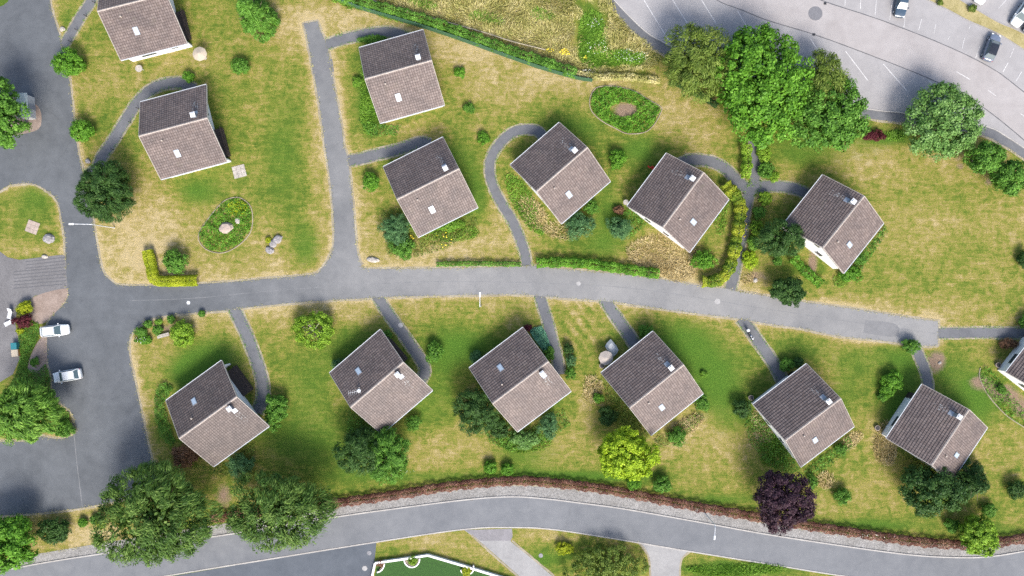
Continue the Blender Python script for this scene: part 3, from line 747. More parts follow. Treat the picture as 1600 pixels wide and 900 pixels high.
def crown(rng, rx, ry, rz, cr, per, leaf, style='broad', dens=3.6, lob=.07, cap=320):
    n = int(min(cap, max(8, dens*rx*ry/(cr*cr))))
    d = unit(rng.normal(size=(n, 3)))
    flip = rng.random(n) < .75; d[flip, 2] = np.abs(d[flip, 2]); d[~flip, 2] = -np.abs(d[~flip, 2])*.7
    d = unit(d)
    ph = np.arctan2(d[:, 1], d[:, 0]); a = rng.random(4)*6.28
    lb = 1+lob*np.sin(3*ph+a[0]+d[:, 2])+lob*.7*np.sin(5*ph+a[1]+2*d[:, 2])+lob*.5*np.sin(2*ph+a[2])
    R = np.array([max(.05, rx-cr*.75), max(.05, ry-cr*.75), max(.05, rz-cr*.6)])
    rad = lb*(1-.30*rng.random(n)**2)
    if style == 'cone':
        z = rng.random(n)**1.3*2-1
        rr_ = (1-(z+1)/2)**.75*(1-.25*rng.random(n)**2)*lb
        ph = rng.random(n)*6.28
        c = np.stack([np.cos(ph)*rr_*R[0], np.sin(ph)*rr_*R[1], z*R[2]], 1)
        d = unit(np.stack([np.cos(ph), np.sin(ph), np.full(n, .5)], 1))
    else:
        c = d*rad[:, None]*R
    crs = cr*rng.uniform(.65, 1.3, n)
    ci = np.repeat(np.arange(n), per)
    k = len(ci)
    q = unit(rng.normal(size=(k, 3))+np.array([0, 0, .35])+.35*d[ci])
    P = c[ci]+q*(crs[ci]*rng.uniform(.45, 1.05, k))[:, None]*np.array([1, 1, .75])
    rnd = unit(rng.normal(size=(k, 3)))
    N = unit(.55*q+.30*d[ci]+.55*rnd+np.array([0, 0, .15]))
    T = unit(rng.normal(size=(k, 3)))
    ln = leaf*rng.uniform(.65, 1.4, k); wd = ln*rng.uniform(.5, .75, k)
    if style in ('willow', 'cone', 'needle'):
        out = np.stack([d[:, 0], d[:, 1], np.full(n, -.35 if style == 'willow' else .1)], 1)+.45*unit(rng.normal(size=(n, 3)))
        T = unit(out[ci]+.35*rnd); wd = ln*rng.uniform(.22, .36, k); ln = ln*1.5
    cv = rng.random(n)
    var = np.clip(.45*cv[ci]+.55*rng.random(k)+rng.normal(size=k)*.05, 0, 1)
    # inner fill so the crown is not a hollow shell
    f = int(k*.16); fd = unit(rng.normal(size=(f, 3)))
    FP = fd*R*(rng.random(f)**.5*.8)[:, None]
    if style == 'cone': FP = FP*np.array([.45, .45, .8])-np.array([0, 0, .2*rz])
    P = np.concatenate([P, FP]); N = np.concatenate([N, unit(fd+.8*rng.normal(size=(f, 3)))])
    T = np.concatenate([T, unit(rng.normal(size=(f, 3)))]); ln = np.concatenate([ln, np.full(f, leaf*1.5)]); wd = np.concatenate([wd, np.full(f, leaf)])
    var = np.concatenate([var, rng.random(f)])
    return P, N, T, ln, wd, var

def trunk(rng, parent, h, r, zc, rx, ry, rz, limbs=7, mat=None):
    b = MB()
    pts = [(0, 0, -.05)]+[((rng.random()-.5)*.25*r*k, (rng.random()-.5)*.25*r*k, h*k/5) for k in range(1, 6)]
    b.tube(pts, [r*1.35, r, r*.85, r*.66, r*.45, r*.2], 8)
    for i in range(limbs):
        a = 6.283*i/limbs+rng.random()*.6; z0 = h*rng.uniform(.3, .6)
        e_ = Vector((math.cos(a)*rx*.72, math.sin(a)*ry*.72, min(zc+rz*.45, z0+rz*rng.uniform(.3, .8))))
        s_ = Vector((0, 0, z0)); mid = s_.lerp(e_, .5)+Vector((0, 0, .12*h*rng.random()))
        b.tube([s_, mid, e_], [r*.42, r*.25, r*.07], 5)
    return b.build('trunk', mat or M['bark'], parent, True)

TREES = [ # px,py,rx,ry (px), height, clear stem, palette, style, cluster r, leaf, label, group
 (-1,180,38,56,9,2,'mid','broad',.75,.36,'green broadleaf tree at the left edge, overhanging the grey shed',None),
 (392,18,33,33,9,.6,'mid','cone',.55,.42,'feathery green conifer at the top edge right of the top-left house',None),
 (164,300,46,47,6.5,.5,'dark','needle',.62,.32,'large dark round yew where the curved path meets the left road',None),
 (1093,97,60,61,8,1.5,'olive','willow',.9,.40,'olive green tree at the lower left rim of the car park',None),
 (1288,128,34,52,6.5,1.4,'olive','willow',.8,.36,'narrow yellowish olive tree squeezed between two green crowns beside the car park',None),
 (1192,132,74,96,9,1.4,'bright','broad',.95,.46,'largest bright green tree, standing below the car park',None),
 (1297,180,62,60,7,1.4,'mid','broad',.85,.40,'spreading green tree left of the dark red shrub below the car park',None),
 (1475,191,64,59,6,1,'grey','broad',.85,.36,'pale grey-green round tree beside the car park footpath',None),
 (1540,246,30,25,5,1,'mid','broad',.55,.30,'small green tree just below right of the pale grey-green tree',None),
 (1580,276,28,27,5,1,'mid','broad',.55,.30,'small green tree at the right edge above the wide lawn',None),
 (1220,373,40,31,7,1,'dark','needle',.65,.32,'dark green tree covering the lower left corner of the white-gabled house',None),
 (1232,455,29,23,3.6,.6,'dark','broad',.5,.26,'low dark green tree hanging over the upper kerb of the lane',None),
 (240,806,92,82,10,2,'willow','willow',1.0,.46,'huge feathery olive tree between the left yard and the lower road',None),
 (438,800,88,62,9,1.8,'willow','willow',1.0,.44,'big dark willow-like tree leaning over the lower road shoulder',None),
 (10,850,46,46,6,1.2,'bright','broad',.8,.38,'bright green tree in the bottom left corner',None),
 (981,712,47,42,7,1.6,'gold','broad',.62,.34,'golden yellow-green tree below the house with the two parasols',None),
 (1226,782,48,47,8,1.8,'purple','broad',.65,.32,'dark purple copper-leaved tree beside the lower road',None),
 (490,516,32,29,3.0,.6,'lime','broad',.5,.26,'open lime green small tree with bare branches in its centre',None),
 (562,706,38,38,7,.5,'dark','needle',.65,.32,'dark conifer touching the lower corner of the house with the roof aerial',None),
 (606,712,36,44,6,.5,'mid','needle',.6,.30,'mid green conifer right of the dark conifer below the aerial house',None),
 (745,642,38,38,6,.5,'dark','needle',.65,.30,'dark bushy conifer at the left corner of the teal juniper house',None),
 (1458,765,52,42,7,.4,'dark','broad',.75,.34,'wide dark green conifer below the house in the lower right',None),
 (1522,752,33,38,6.5,.3,'dark','cone',.55,.34,'dark pointed conifer at the lower right house, right of the wide one',None),
 (1530,838,29,32,5,.8,'lime','broad',.5,.30,'light green small tree overlapping the cobbled shoulder at the lower right',None),
 (40,645,52,48,8,1.5,'willowlight','willow',.8,.46,'feathery light green willow left of the yard, below the two white cars',None),
]
for i, (px, py, rx, ry, h, clear, pal, sty, cr, lf, lab, grp) in enumerate(TREES):
    rng = np.random.default_rng(100+i)
    rz = (h-clear)/2; zc = clear+rz
    zs = zc+.1*rz
    k = (H-zs)/H/10
    loc = W(px, py, zs); loc.z = 0
    t = empty('tree' if sty in ('broad', 'willow') else 'conifer_tree', loc)
    tag(t, lab, 'tree', 'garden trees')
    arr = crown(rng, rx*k*1.04, ry*k*1.04, rz, cr, 78, lf*.9, sty, cap=560)
    if pal == 'lime' and px == 490:
        m_ = ~((np.hypot(arr[0][:, 0], arr[0][:, 1]) < 1.7) & (rng.random(len(arr[0])) < .88)); arr = tuple(a[m_] for a in arr)
    arr[0][:, 2] += zc
    trunk(random.Random(i), t, h*.86, .10+.016*h, zc, rx*k, ry*k, rz, *((14, plain('pale_bark', (.26, .24, .20), .9)) if px == 490 else ()))
    leaf_object('crown', *arr, pal, t)

SHRUBS = [ # px,py,rx,ry,h,pal,label
 (107,98,25,24,3.0,'bright','clipped round green shrub on the left road edge, just below the side path'),
 (127,203,19,20,2.6,'bright','round green shrub on the left road edge, left of the curved path'),
 (375,104,16,15,2.0,'mid','lone round green shrub on the lawn below the feathery conifer'),
 (294,120,10,10,1.4,'bright','small round green shrub at the end of the curved path by the roof corner'),
 (719,113,10,10,1.0,'bright','upper of two tufty green shrubs right of the house under the fence'),
 (733,169,10,9,1.0,'mid','lower of two tufty green shrubs right of the house under the fence'),
 (755,216,11,11,1.0,'bright','tufty light green shrub left of the top bend of the S-curved path'),
 (965,248,14,18,2.0,'bright','oval green shrub on the lawn between two houses, below the big planted bed'),
 (580,284,16,16,1.8,'bright','leafy light green shrub beside the dead-end drive, left of a house'),
 (273,409,21,20,2.6,'mid','round dark green shrub inside the yellow L-shaped hedge'),
 (285,522,20,23,2.4,'lime','large clipped dome shrub beside the pale bench'),
 (431,642,21,28,2.6,'mid','oval green shrub at the foot of the path, right of the weathered house'),
 (678,550,14,18,2.0,'mid','tall green shrub right of the bend in the aerial house path'),
 (527,569,11,11,1.8,'teal','blue-green shrub behind the left corner of the aerial house'),
 (743,558,11,11,1.8,'teal','blue-green round shrub behind the left corner of the teal juniper house'),
 (888,545,9,9,1.5,'dark','topmost of three shrubs in a column right of the teal juniper path'),
 (892,563,10,11,1.5,'teal','middle one of three shrubs in a column right of the teal juniper path'),
 (891,583,9,11,1.3,'mid','lowest of three shrubs in a column right of the teal juniper path'),
 (905,352,24,23,2.6,'teal','blue-green bush below the house at the top of the S-curved path'),
 (925,324,12,13,1.8,'mid','green shrub tucked against the eave above the blue-green bush'),
 (968,355,21,19,2.4,'teal','spiky blue-green bush left of the white gable wall of the hedged house'),
 (967,328,9,8,1.0,'brown','small reddish shrub above the spiky blue-green bush'),
 (618,358,24,28,2.8,'teal','dark blue-green bush at the lower left corner of a house beside the drive'),
 (628,388,21,18,2.0,'mid','green bush below the dark blue-green bush near the lane'),
 (700,350,26,12,1.5,'lush','low leafy shrub under the lower eave with yellow flowers beside it'),
 (1100,406,20,17,2.0,'bright','green shrub inside the yellow-green hedge below its house'),
 (935,622,9,9,1.2,'bright','small bright green shrub left of the parasol house'),
 (950,650,16,17,2.0,'dark','dark green shrub between two houses above the golden tree'),
 (820,686,26,15,2.0,'grey','pale leafed shrub under the lowest corner of the teal juniper house'),
 (857,666,18,20,2.2,'teal','blue-green shrub below the lower eave of the teal juniper house'),
 (1058,683,16,15,1.8,'mid','green shrub below the lower eave of the parasol house'),
 (1097,630,13,14,1.8,'mid','green shrub at the right corner of the parasol house'),
 (1160,638,17,17,2.2,'dark','dark green shrub left of the house beyond the motorcycle'),
 (1230,569,13,12,1.6,'mid','left of two round shrubs at the end of the motorcycle path'),
 (1247,566,10,10,1.5,'dark','right, darker one of two round shrubs at the end of the motorcycle path'),
 (1395,594,18,16,1.8,'bright','uppermost and largest of three joined shrubs on the lawn in the lower right'),
 (1387,611,13,12,1.5,'bright','middle one of three joined shrubs on the lawn in the lower right'),
 (1378,621,8,8,1.1,'mid','lowest and smallest of three joined shrubs on the lawn in the lower right'),
 (1424,541,17,12,1.8,'mid','feathery green shrub at the dead end of the lane'),
 (1317,776,14,14,1.8,'mid','lone round shrub on the lawn right of the purple tree'),
 (1035,757,16,15,1.8,'mid','round green shrub right below the golden tree'),
 (991,756,13,11,1.5,'bright','round green shrub half hidden under the golden tree'),
 (766,730,12,11,1.4,'bright','left of two small round shrubs near the heather hedge'),
 (793,733,12,11,1.4,'bright','right of two small round shrubs near the heather hedge'),
 (375,728,23,22,2.4,'teal','dark glossy shrub at the lowest corner of the weathered house'),
 (1314,702,10,10,1.3,'mid','small shrub under the lower eave of the motorcycle house'),
 (1270,752,9,11,1.3,'mid','small shrub touching the top of the purple tree'),
 (1546,797,13,12,1.5,'mid','round shrub below the pointed conifer'),
 (1488,822,13,12,1.5,'mid','small shrub left of the light green tree on the shoulder'),
 (1590,765,16,17,2.0,'dark','dark round shrub at the right edge, low on the lawn'),
 (1602,502,10,12,1.4,'mid','green shrub at the right edge beside the narrow path'),
 (1600,405,9,18,1.6,'dark','dark shrub at the right edge of the wide lawn'),
 (100,671,17,14,1.4,'mid','green shrub at the tip of the planting island'),
 (83,829,27,23,2.4,'dark','dark clipped shrub between the yard and the lower road'),
 (129,817,8,8,.9,'bright','small light green shrub right of the dark clipped shrub'),
 (158,817,8,10,1.0,'yellow','small yellow-leaved shrub against the huge olive tree'),
 (147,812,8,9,1.0,'mid','small green shrub left of the yellow-leaved one'),
 (220,519,11,10,1.2,'mid','leftmost shrub of the corner bed by the weathered house lawn'),
 (231,506,7,7,1.0,'mid','small shrub at the upper rim of the corner bed'),
 (246,516,9,8,1.0,'mid','shrub in the middle of the corner bed'),
 (225,531,13,8,.9,'bright','low flowering shrub at the lower rim of the corner bed'),
 (248,503,6,6,.8,'lush','tiny shrub at the top of the corner bed'),
 (267,499,7,7,.9,'mid','small shrub just above the clipped dome'),
 (315,490,6,6,.8,'mid','tiny shrub beside the lane right of the clipped dome'),
 (36,502,15,12,2.0,'red','dark red maple shrub beside the white garden chairs'),
 (38,481,13,11,1.4,'yellow','yellow-green shrub above the dark red maple'),
 (31,517,6,5,.7,'yellow','small yellow-green shrub below the dark red maple'),
 (54,566,7,8,.9,'mid','small green shrub on the bare soil between the two white cars'),
 (1367,212,20,9,1.0,'red','low dark red shrub between two trees below the car park'),
 (1469,4,5,5,.7,'olive','left small shrub on the dry car park island'),
 (1520,13,7,6,.8,'olive','right small shrub on the dry car park island'),
 (645,661,14,13,1.6,'mid','green shrub at the lower right eave of the aerial house'),
 (604,523,9,8,1.0,'mid','small shrub at the top corner of the aerial house'),
 (585,62,24,8,1.2,'mid','low shrub along the upper eave of the house under the fence'),
 (558,128,9,9,1.2,'lush','shrub in the green strip left of the house under the fence'),
 (1215,408,8,8,1.0,'mid','small shrub under the dark tree by the white-gabled house'),
 (1330,428,20,14,1.4,'bright','leafy shrub at the lowest corner of the white-gabled house'),
 (1345,405,11,10,1.1,'mid','shrub along the lower right eave of the white-gabled house'),
 (289,712,24,19,1.4,'brown','dead brown shrub below the weathered house'),
 (1576,537,15,9,1.2,'brown','dark reddish shrub above the house at the right edge'),
 (825,512,7,6,.9,'red','small dark red shrub at the top corner of the teal juniper house'),
 (858,553,9,12,1.1,'mid','green shrub between the teal juniper and its path'),
 (1010,518,14,12,1.4,'mid','shrub at the top corner of the parasol house beside the path'),
 (945,884,62,34,3.0,'olive','broad olive thicket below the lower road between the two drives'),
 (882,857,16,10,1.2,'yellow','yellow flowering shrub at the left tip of the olive thicket'),
 (645,876,9,8,.8,'lime','yellowish shrub in the middle round planter of the white garden wall'),
 (729,893,8,9,.8,'yellow','pale yellow shrub in the right round planter of the white garden wall'),
 (594,880,7,6,.6,'brown','brownish plant in the corner planter of the white garden wall'),
 (419,375,5,5,.6,'yellow','small yellow-green plant beside the grey boulders on the lawn'),
 (1565,608,7,9,.9,'mid','small shrub in the curved bed by the right-edge house'),
 (780,668,20,16,1.6,'dark','dark shrub under the lower left eave of the teal juniper house'),
 (1100,585,6,6,.6,'lush','small leafy tuft on the lawn right of the parasol house'),
]
for i, (px, py, rx, ry, h, pal, lab) in enumerate(SHRUBS):
    rng = np.random.default_rng(500+i)
    k = (H-h*.55)/H/10; loc = W(px, py, h*.55); loc.z = 0
    R = min(rx, ry)*k
    cr = min(.45, max(.16, R*.24)); lf = min(.24, max(.12, R*.13))
    arr = crown(rng, rx*k, ry*k, h*.5, cr, 46, lf*.9, 'needle' if pal in ('teal',) else 'broad', dens=3.8, lob=.05 if ('clipped' in lab or 'round' in lab) else .15, cap=220)
    arr[0][:, 2] += h*.5; arr[0][:, 2] = np.maximum(arr[0][:, 2], .03)
    o = leaf_object('shrub', *arr, pal, None, loc)
    tag(o, lab, 'shrub', 'garden shrubs')

def strip_leaves(rng, line, w, h, dens, leaf, z0=0.0, lump=.2):
    """leaves over the top and sides of a hedge that follows a photo polyline"""
    P0 = np.array([tuple(W(*p)[:2]) for p in smooth_line(line, 4)])
    seg = np.diff(P0, axis=0); sl = np.linalg.norm(seg, axis=1); cum = np.concatenate([[0], np.cumsum(sl)])
    n = int(dens*cum[-1]*(w+1.2*h))
    s = rng.random(n)*cum[-1]; i = np.clip(np.searchsorted(cum, s)-1, 0, len(seg)-1)
    t = (s-cum[i])/np.maximum(sl[i], 1e-6)
    c = P0[i]+seg[i]*t[:, None]; nn = np.stack([-seg[i][:, 1], seg[i][:, 0]], 1)/np.maximum(sl[i], 1e-6)[:, None]
    a = rng.random(n)*2.8+.17                      # angle round the section
    wob = 1+lump*np.sin(s*2.1+rng.random()*6)*.6+lump*np.sin(s*5.3+rng.random()*6)*.5
    r = (1-.25*rng.random(n)**2)*wob
    ss = np.sign(np.cos(a))*np.abs(np.cos(a))**.6*r*w/2; zz = np.abs(np.sin(a))**.5*h*r
    P = np.stack([c[:, 0]+nn[:, 0]*ss, c[:, 1]+nn[:, 1]*ss, z0+zz], 1)
    out = np.stack([nn[:, 0]*np.cos(a), nn[:, 1]*np.cos(a), np.sin(a)], 1)
    N = unit(out+.7*unit(rng.normal(size=(n, 3)))); T = unit(rng.normal(size=(n, 3)))
    ln = leaf*rng.uniform(.7, 1.4, n); wd = ln*rng.uniform(.5, .8, n)
    var = np.clip(.5*rng.random(n)+.25+.25*np.sin(s*1.7)+.1*rng.normal(size=n), 0, 1)
    return P, N, T, ln, wd, var

HEDGES = [
 ([(234,392),(240,415),(247,437),(280,439),(312,438)],1.75,1.3,'yellow',.15,760,'yellow clipped L-shaped hedge at the lane corner'),
 ([(838,411),(870,410),(905,411),(950,417),(1000,424),(1028,428)],1.6,1.2,'bright',.22,200,'bright green hedge along the upper side of the lane, right of the S-curved path'),
 ([(682,413),(720,412),(760,412),(814,413)],.8,.7,'mid',.18,200,'thin low green hedge along the lane, left of the S-curved path'),
 ([(1131,288),(1140,300),(1152,315),(1154,335),(1150,360),(1145,390),(1138,415),(1128,432),(1110,440),(1094,440)],1.8,1.6,'hedgegold',.24,320,'curved yellow-green hedge around the house beside the forked path'),
 ([(1163,228),(1164,250),(1162,280)],1.6,1.5,'lime',.24,190,'short green hedge left of the path leading under the big trees'),
 ([(1236,402),(1252,420),(1268,434),(1280,444)],1.5,1.1,'bright',.22,190,'slanting green hedge below the white gable'),
 ([(500,-14),(560,6),(620,22),(680,40),(740,62),(800,84),(850,101),(900,118)],1.7,1.6,'mid',.20,170,'long dark green hedge behind the green mesh fence'),
 ([(1052,130),(1075,142),(1100,156),(1118,168)],1.0,1.4,'dark',.22,160,'short dark hedge running under the olive tree'),
 ([(900,116),(935,122),(980,122),(1030,128)],1.1,1.0,'rough',.22,140,'ragged pale hedge continuing right of the green mesh fence'),
]
for i, (ln_, w, h, pal, lf, dn, lab) in enumerate(HEDGES):
    rng = np.random.default_rng(900+i)
    o = leaf_object('hedge', *strip_leaves(rng, ln_, w, h, dn*.62, lf, lump=.05 if i == 0 else .18), pal)
    tag(o, lab, 'hedge', 'hedges')
rng = np.random.default_rng(77)
hl = [(330,808),(430,796),(530,784),(625,771),(700,759),(800,750),(862,753),(950,764),(1075,788),(1162,803),(1262,820),(1350,833),(1425,844),(1500,849),(1560,845),(1690,824)]
tag(leaf_object('hedge', *strip_leaves(rng, hl, 1.5, .8, 190, .16, lump=.2), 'heather'), 'long low reddish-brown heather hedge along the cobbled shoulder of the lower road', 'hedge', 'hedges')
# individual bushes lining the forked path
ROW = [(1196,310,10,10,'lime','first bush down the right side of the forked path, by the path fork'),(1186,332,9,10,'mid','second bush down the right side of the forked path'),(1182,356,10,11,'lime','third bush down the right side of the forked path, yellowish'),
 (1176,380,9,10,'lush','fourth bush down the right side of the forked path'),(1172,405,11,13,'gold','last, yellowest bush of the forked path, nearest the lane'),
 (1194,240,9,14,'lime','upper bush right of the path leading under the big trees'),(1197,266,11,13,'mid','middle bush right of the path leading under the big trees'),(1209,276,8,8,'lime','small outer bush right of the path leading under the big trees')]
for i, (px, py, rx, ry, pal, lab) in enumerate(ROW):
    rng = np.random.default_rng(700+i); h = 1.4; k = (H-h*.55)/H/10; loc = W(px, py, h*.55); loc.z = 0
    arr = crown(rng, rx*k*1.25, ry*k*1.2, h*.5, .30, 46, .16, 'broad', dens=3.2, lob=.08, cap=150); arr[0][:, 2] += h*.5
    tag(leaf_object('bush', *arr, pal, None, loc), lab, 'bush', 'bushes along the forked path')

# ------------------------------------------------------------------ rough grass, ground cover, flowers (uncountable)
def in_poly(P, poly):
    x, y = P[:, 0], P[:, 1]; r = np.zeros(len(P), bool); n = len(poly)
    for i in range(n):
        x1, y1 = poly[i]; x2, y2 = poly[(i+1) % n]
        c = ((y1 > y) != (y2 > y)) & (x < (x2-x1)*(y-y1)/(y2-y1+1e-12)+x1); r ^= c
    return r
def scatter(rng, poly, n):
    a = np.array(poly); lo, hi = a.min(0), a.max(0); out = np.zeros((0, 2))
    while len(out) < n:
        q = lo+rng.random((n, 2))*(hi-lo); out = np.concatenate([out, q[in_poly(q, poly)]])
    return out[:n]
def ell(cx, cy, rx, ry, n=18, a=0): return [(cx+rx*math.cos(6.283*k/n)*math.cos(a)-ry*math.sin(6.283*k/n)*math.sin(a), cy+rx*math.cos(6.283*k/n)*math.sin(a)+ry*math.sin(6.283*k/n)*math.cos(a)) for k in range(n)]
def blades(rng, poly, n, h, w, lean=.9):
    q = scatter(rng, poly, n)
    s = rng.random((n, 2))*6
    # combed direction varies slowly over the field
    ang = 1.2*np.sin(q[:, 0]*.045+q[:, 1]*.03)+1.4*np.sin(q[:, 1]*.07-q[:, 0]*.02)+rng.normal(size=n)*.7+2
    hh = h*rng.uniform(.5, 1.3, n); le = lean*rng.uniform(.4, 1.2, n)
    base = np.stack([(q[:, 0]-800)/10, (450-q[:, 1])/10, np.zeros(n)], 1)
    T = unit(np.stack([np.cos(ang)*le, np.sin(ang)*le, np.full(n, .42)], 1))
    P = base+T*hh[:, None]/2; P[:, 2] += .02
    side = unit(np.cross(T, unit(rng.normal(size=(n, 3))))); N = unit(np.cross(side, T)); N[N[:, 2] < 0] *= -1
    patch = .5+.5*np.sin(q[:, 0]*.11+1.3*np.sin(q[:, 1]*.09))*np.sin(q[:, 1]*.13)
    var = np.clip(.55*rng.random(n)+.45*patch, 0, 1)
    return P, N, T, hh, np.full(n, w)*rng.uniform(.6, 1.4, n), var
def cover(rng, poly, n, h, leaf):
    q = scatter(rng, poly, n)
    z = h*(.25+.75*rng.random(n))*(.6+.4*np.sin(q[:, 0]*.35)*np.sin(q[:, 1]*.4))
    P = np.stack([(q[:, 0]-800)/10, (450-q[:, 1])/10, z+.03], 1)
    N = unit(np.array([0, 0, 1.0])+.8*rng.normal(size=(n, 3))*.7); N[N[:, 2] < 0] *= -1
    T = unit(rng.normal(size=(n, 3))); ln = leaf*rng.uniform(.6, 1.5, n)
    patch = .5+.5*np.sin(q[:, 0]*.2+2*np.sin(q[:, 1]*.15))
    return P, N, T, ln, ln*rng.uniform(.4, .8, n), np.clip(.6*rng.random(n)+.4*patch, 0, 1)
def cat_arr(L): return tuple(np.concatenate([a[i] for a in L]) for i in range(6))
rng = np.random.default_rng(42)
meadow = [(500,-25),(940,-25),(965,20),(1000,60),(1032,92),(1010,112),(930,114),(880,100),(800,74),(700,42),(600,12)]
mb_ = blades(rng, meadow, 27000, .75, .085); X_ = mb_[0][:, 0]*10+800; Y_ = 450-mb_[0][:, 1]*10
wv = .3*np.sin(X_*.21+Y_*.13)+.3*np.sin(Y_*.17-X_*.11)+rng.normal(size=len(X_))*.22
keep = ~((((X_-922)/26)**2+((Y_-50)/58)**2 < 1+wv) | (((X_-972)/46)**2+((Y_-92)/14)**2 < 1+wv))
tag(leaf_object('tall_grass', *[a[keep] for a in mb_], 'rough'), kind='stuff')
BEDS_STRAW = [(ell(1035,395,55,26),2600),(ell(1060,425,32,16),1200),(ell(1385,695,18,36),1500),(ell(925,610,14,22),700),(ell(1075,665,24,14,a=-.6),900),(ell(1330,690,22,9,a=-.5),500),(ell(1190,665,18,26),700),(ell(1290,752,14,14),400),(ell(835,335,30,14,a=.9),900),(ell(880,360,30,14),600),(ell(1170,435,10,8),150)]
tag(leaf_object('dry_grass', *cat_arr([blades(rng, p, n, .7, .075, 1.1) for p, n in BEDS_STRAW]), 'straw'), kind='stuff')
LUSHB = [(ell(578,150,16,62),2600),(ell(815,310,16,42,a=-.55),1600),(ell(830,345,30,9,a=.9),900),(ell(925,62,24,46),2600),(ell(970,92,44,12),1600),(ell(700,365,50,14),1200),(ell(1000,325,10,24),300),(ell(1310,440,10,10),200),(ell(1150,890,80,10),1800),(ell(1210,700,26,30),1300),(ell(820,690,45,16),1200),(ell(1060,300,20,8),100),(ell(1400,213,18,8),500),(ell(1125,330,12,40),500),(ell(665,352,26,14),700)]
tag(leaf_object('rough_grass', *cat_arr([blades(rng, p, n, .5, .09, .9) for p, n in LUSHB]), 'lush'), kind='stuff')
def edge_tufts(rng, lines, per_m, off):
    L = []
    for ln_ in lines:
        P0 = np.array([tuple(W(*p)[:2]) for p in ln_]); seg = np.diff(P0, axis=0); sl = np.linalg.norm(seg, axis=1); cum = np.concatenate([[0], np.cumsum(sl)])
        n = int(cum[-1]*per_m); s_ = rng.random(n)*cum[-1]; i = np.clip(np.searchsorted(cum, s_)-1, 0, len(seg)-1)
        c = P0[i]+seg[i]*((s_-cum[i])/np.maximum(sl[i], 1e-6))[:, None]
        nn = np.stack([-seg[i][:, 1], seg[i][:, 0]], 1)/np.maximum(sl[i], 1e-6)[:, None]
        for sg in ((1, -1) if off else (1,)):
            clump = .5+.5*np.sin(s_*1.9+sg)*np.sin(s_*.63)
            k_ = rng.random(n) < .25+.75*clump
            c2_ = c+nn*(sg*off+rng.normal(size=n)*.13)[:, None]
            if off: k_ &= ~in_poly(c2_, RW)
            T = unit(np.concatenate([rng.normal(size=(n, 2)), np.full((n, 1), .5)], 1)); hh = rng.uniform(.12, .34, n)
            P = np.concatenate([c2_, np.full((n, 1), .04)], 1)+T*hh[:, None]/2
            N = unit(np.array([0, 0, 1.0])+.5*rng.normal(size=(n, 3)))
            L.append(tuple(a[k_] for a in (P, N, T, hh, np.full(n, .05)*rng.uniform(.6, 1.6, n), rng.random(n))))
    return cat_arr(L)
RW = [tuple(W(*p)[:2]) for p in smooth_line(ROAD, 8, True)]
tl = [smooth_line(c, 4) for c, w in PATHS]
tag(leaf_object('edge_grass', *edge_tufts(rng, tl, 22, .90), 'lush'), kind='stuff')
tag(leaf_object('edge_grass', *edge_tufts(rng, [smooth_line(ROAD, 5, True)], 14, .0), 'rough'), kind='stuff')
tag(leaf_object('edge_grass', *edge_tufts(rng, [fe, sh], 16, .0), 'rough'), kind='stuff')
# wild planting hugging the houses
WILD = {'olive': [([(940,590),(950,585),(985,640),(1015,682),(1005,692),(975,670),(950,640)],1300),([(1020,686),(1090,642),(1100,652),(1060,692),(1030,702)],900),([(595,330),(625,325),(655,375),(740,335),(748,350),(700,388),(650,402),(605,398)],2600),([(300,722),(335,735),(400,690),(397,722),(350,746)],1000)],
 'mid': [([(1160,650),(1180,640),(1225,690),(1250,735),(1225,742),(1195,722),(1170,690)],2000),([(750,652),(810,680),(880,640),(892,662),(850,692),(800,706),(765,690)],2200),([(545,640),(600,680),(592,702),(540,692)],900),([(1255,735),(1325,680),(1332,697),(1290,732),(1262,747)],900),([(560,188),(600,196),(628,196),(620,212),(580,214)],700),([(1315,432),(1382,352),(1386,362),(1350,415),(1330,440)],900),([(955,345),(985,325),(1010,350),(990,368),(965,372)],900)]}
for pal_, ar in WILD.items():
    tag(leaf_object('wild_planting', *cat_arr([cover(rng, p, n, .7, .2) for p, n in ar]), pal_), kind='stuff')
tag(leaf_object('meadow_green', *cat_arr([blades(rng, ell(cx, cy, rx, ry, a=a), n, .8, .09) for cx, cy, rx, ry, a, n in ((540,4,30,7,.3,500),(620,28,34,6,.35,600),(700,47,40,6,.33,700),(845,98,34,6,.3,600),(760,30,26,8,.2,350),(660,8,24,7,.3,350),(850,25,20,10,.1,300))]), 'lush'), kind='stuff')
# planted beds with stone edging
BED1 = [(360,310),(375,309),(390,320),(395,337),(392,362),(375,382),(350,395),(327,392),(313,380),(311,365),(322,347),(335,330),(348,316)]
BED2 = [(935,136),(925,145),(921,160),(925,175),(940,189),(960,200),(980,209),(1007,207),(1022,195),(1033,175),(1032,167),(1012,155),(990,142),(960,135)]
BED3 = [(1531,575),(1530,590),(1540,612),(1558,635),(1580,655),(1625,682),(1650,670),(1600,640),(1575,612),(1552,582),(1540,572)]
for bed, lab in ((BED1, 'pale stone edging round the oval rock bed on the left lawn'), (BED2, 'pale edging round the large oval planted bed below the meadow'), (BED3[:6], 'curved stone edging of the bed beside the right-edge house')):
    closed = len(bed) > 6
    ln_ = smooth_line(bed, 4, closed); ln_ = ln_+ln_[:1] if closed else ln_
    b = MB(); b.wall(WL(ln_), .12, 0, .12); tag(b.build('stone_edging', M['edge']), lab, 'edging', 'bed edgings')
def shrink(poly, k):
    cx = sum(p[0] for p in poly)/len(poly); cy = sum(p[1] for p in poly)/len(poly)
    return [(cx+(x-cx)*k, cy+(y-cy)*k) for x, y in poly]
c2 = cover(rng, shrink(BED2, .97), 6500, .8, .22)
m_ = (((c2[0][:, 0]*10+800-974)/21)**2+((450-c2[0][:, 1]*10-172)/11)**2) > 1; c2 = tuple(a[m_] for a in c2)
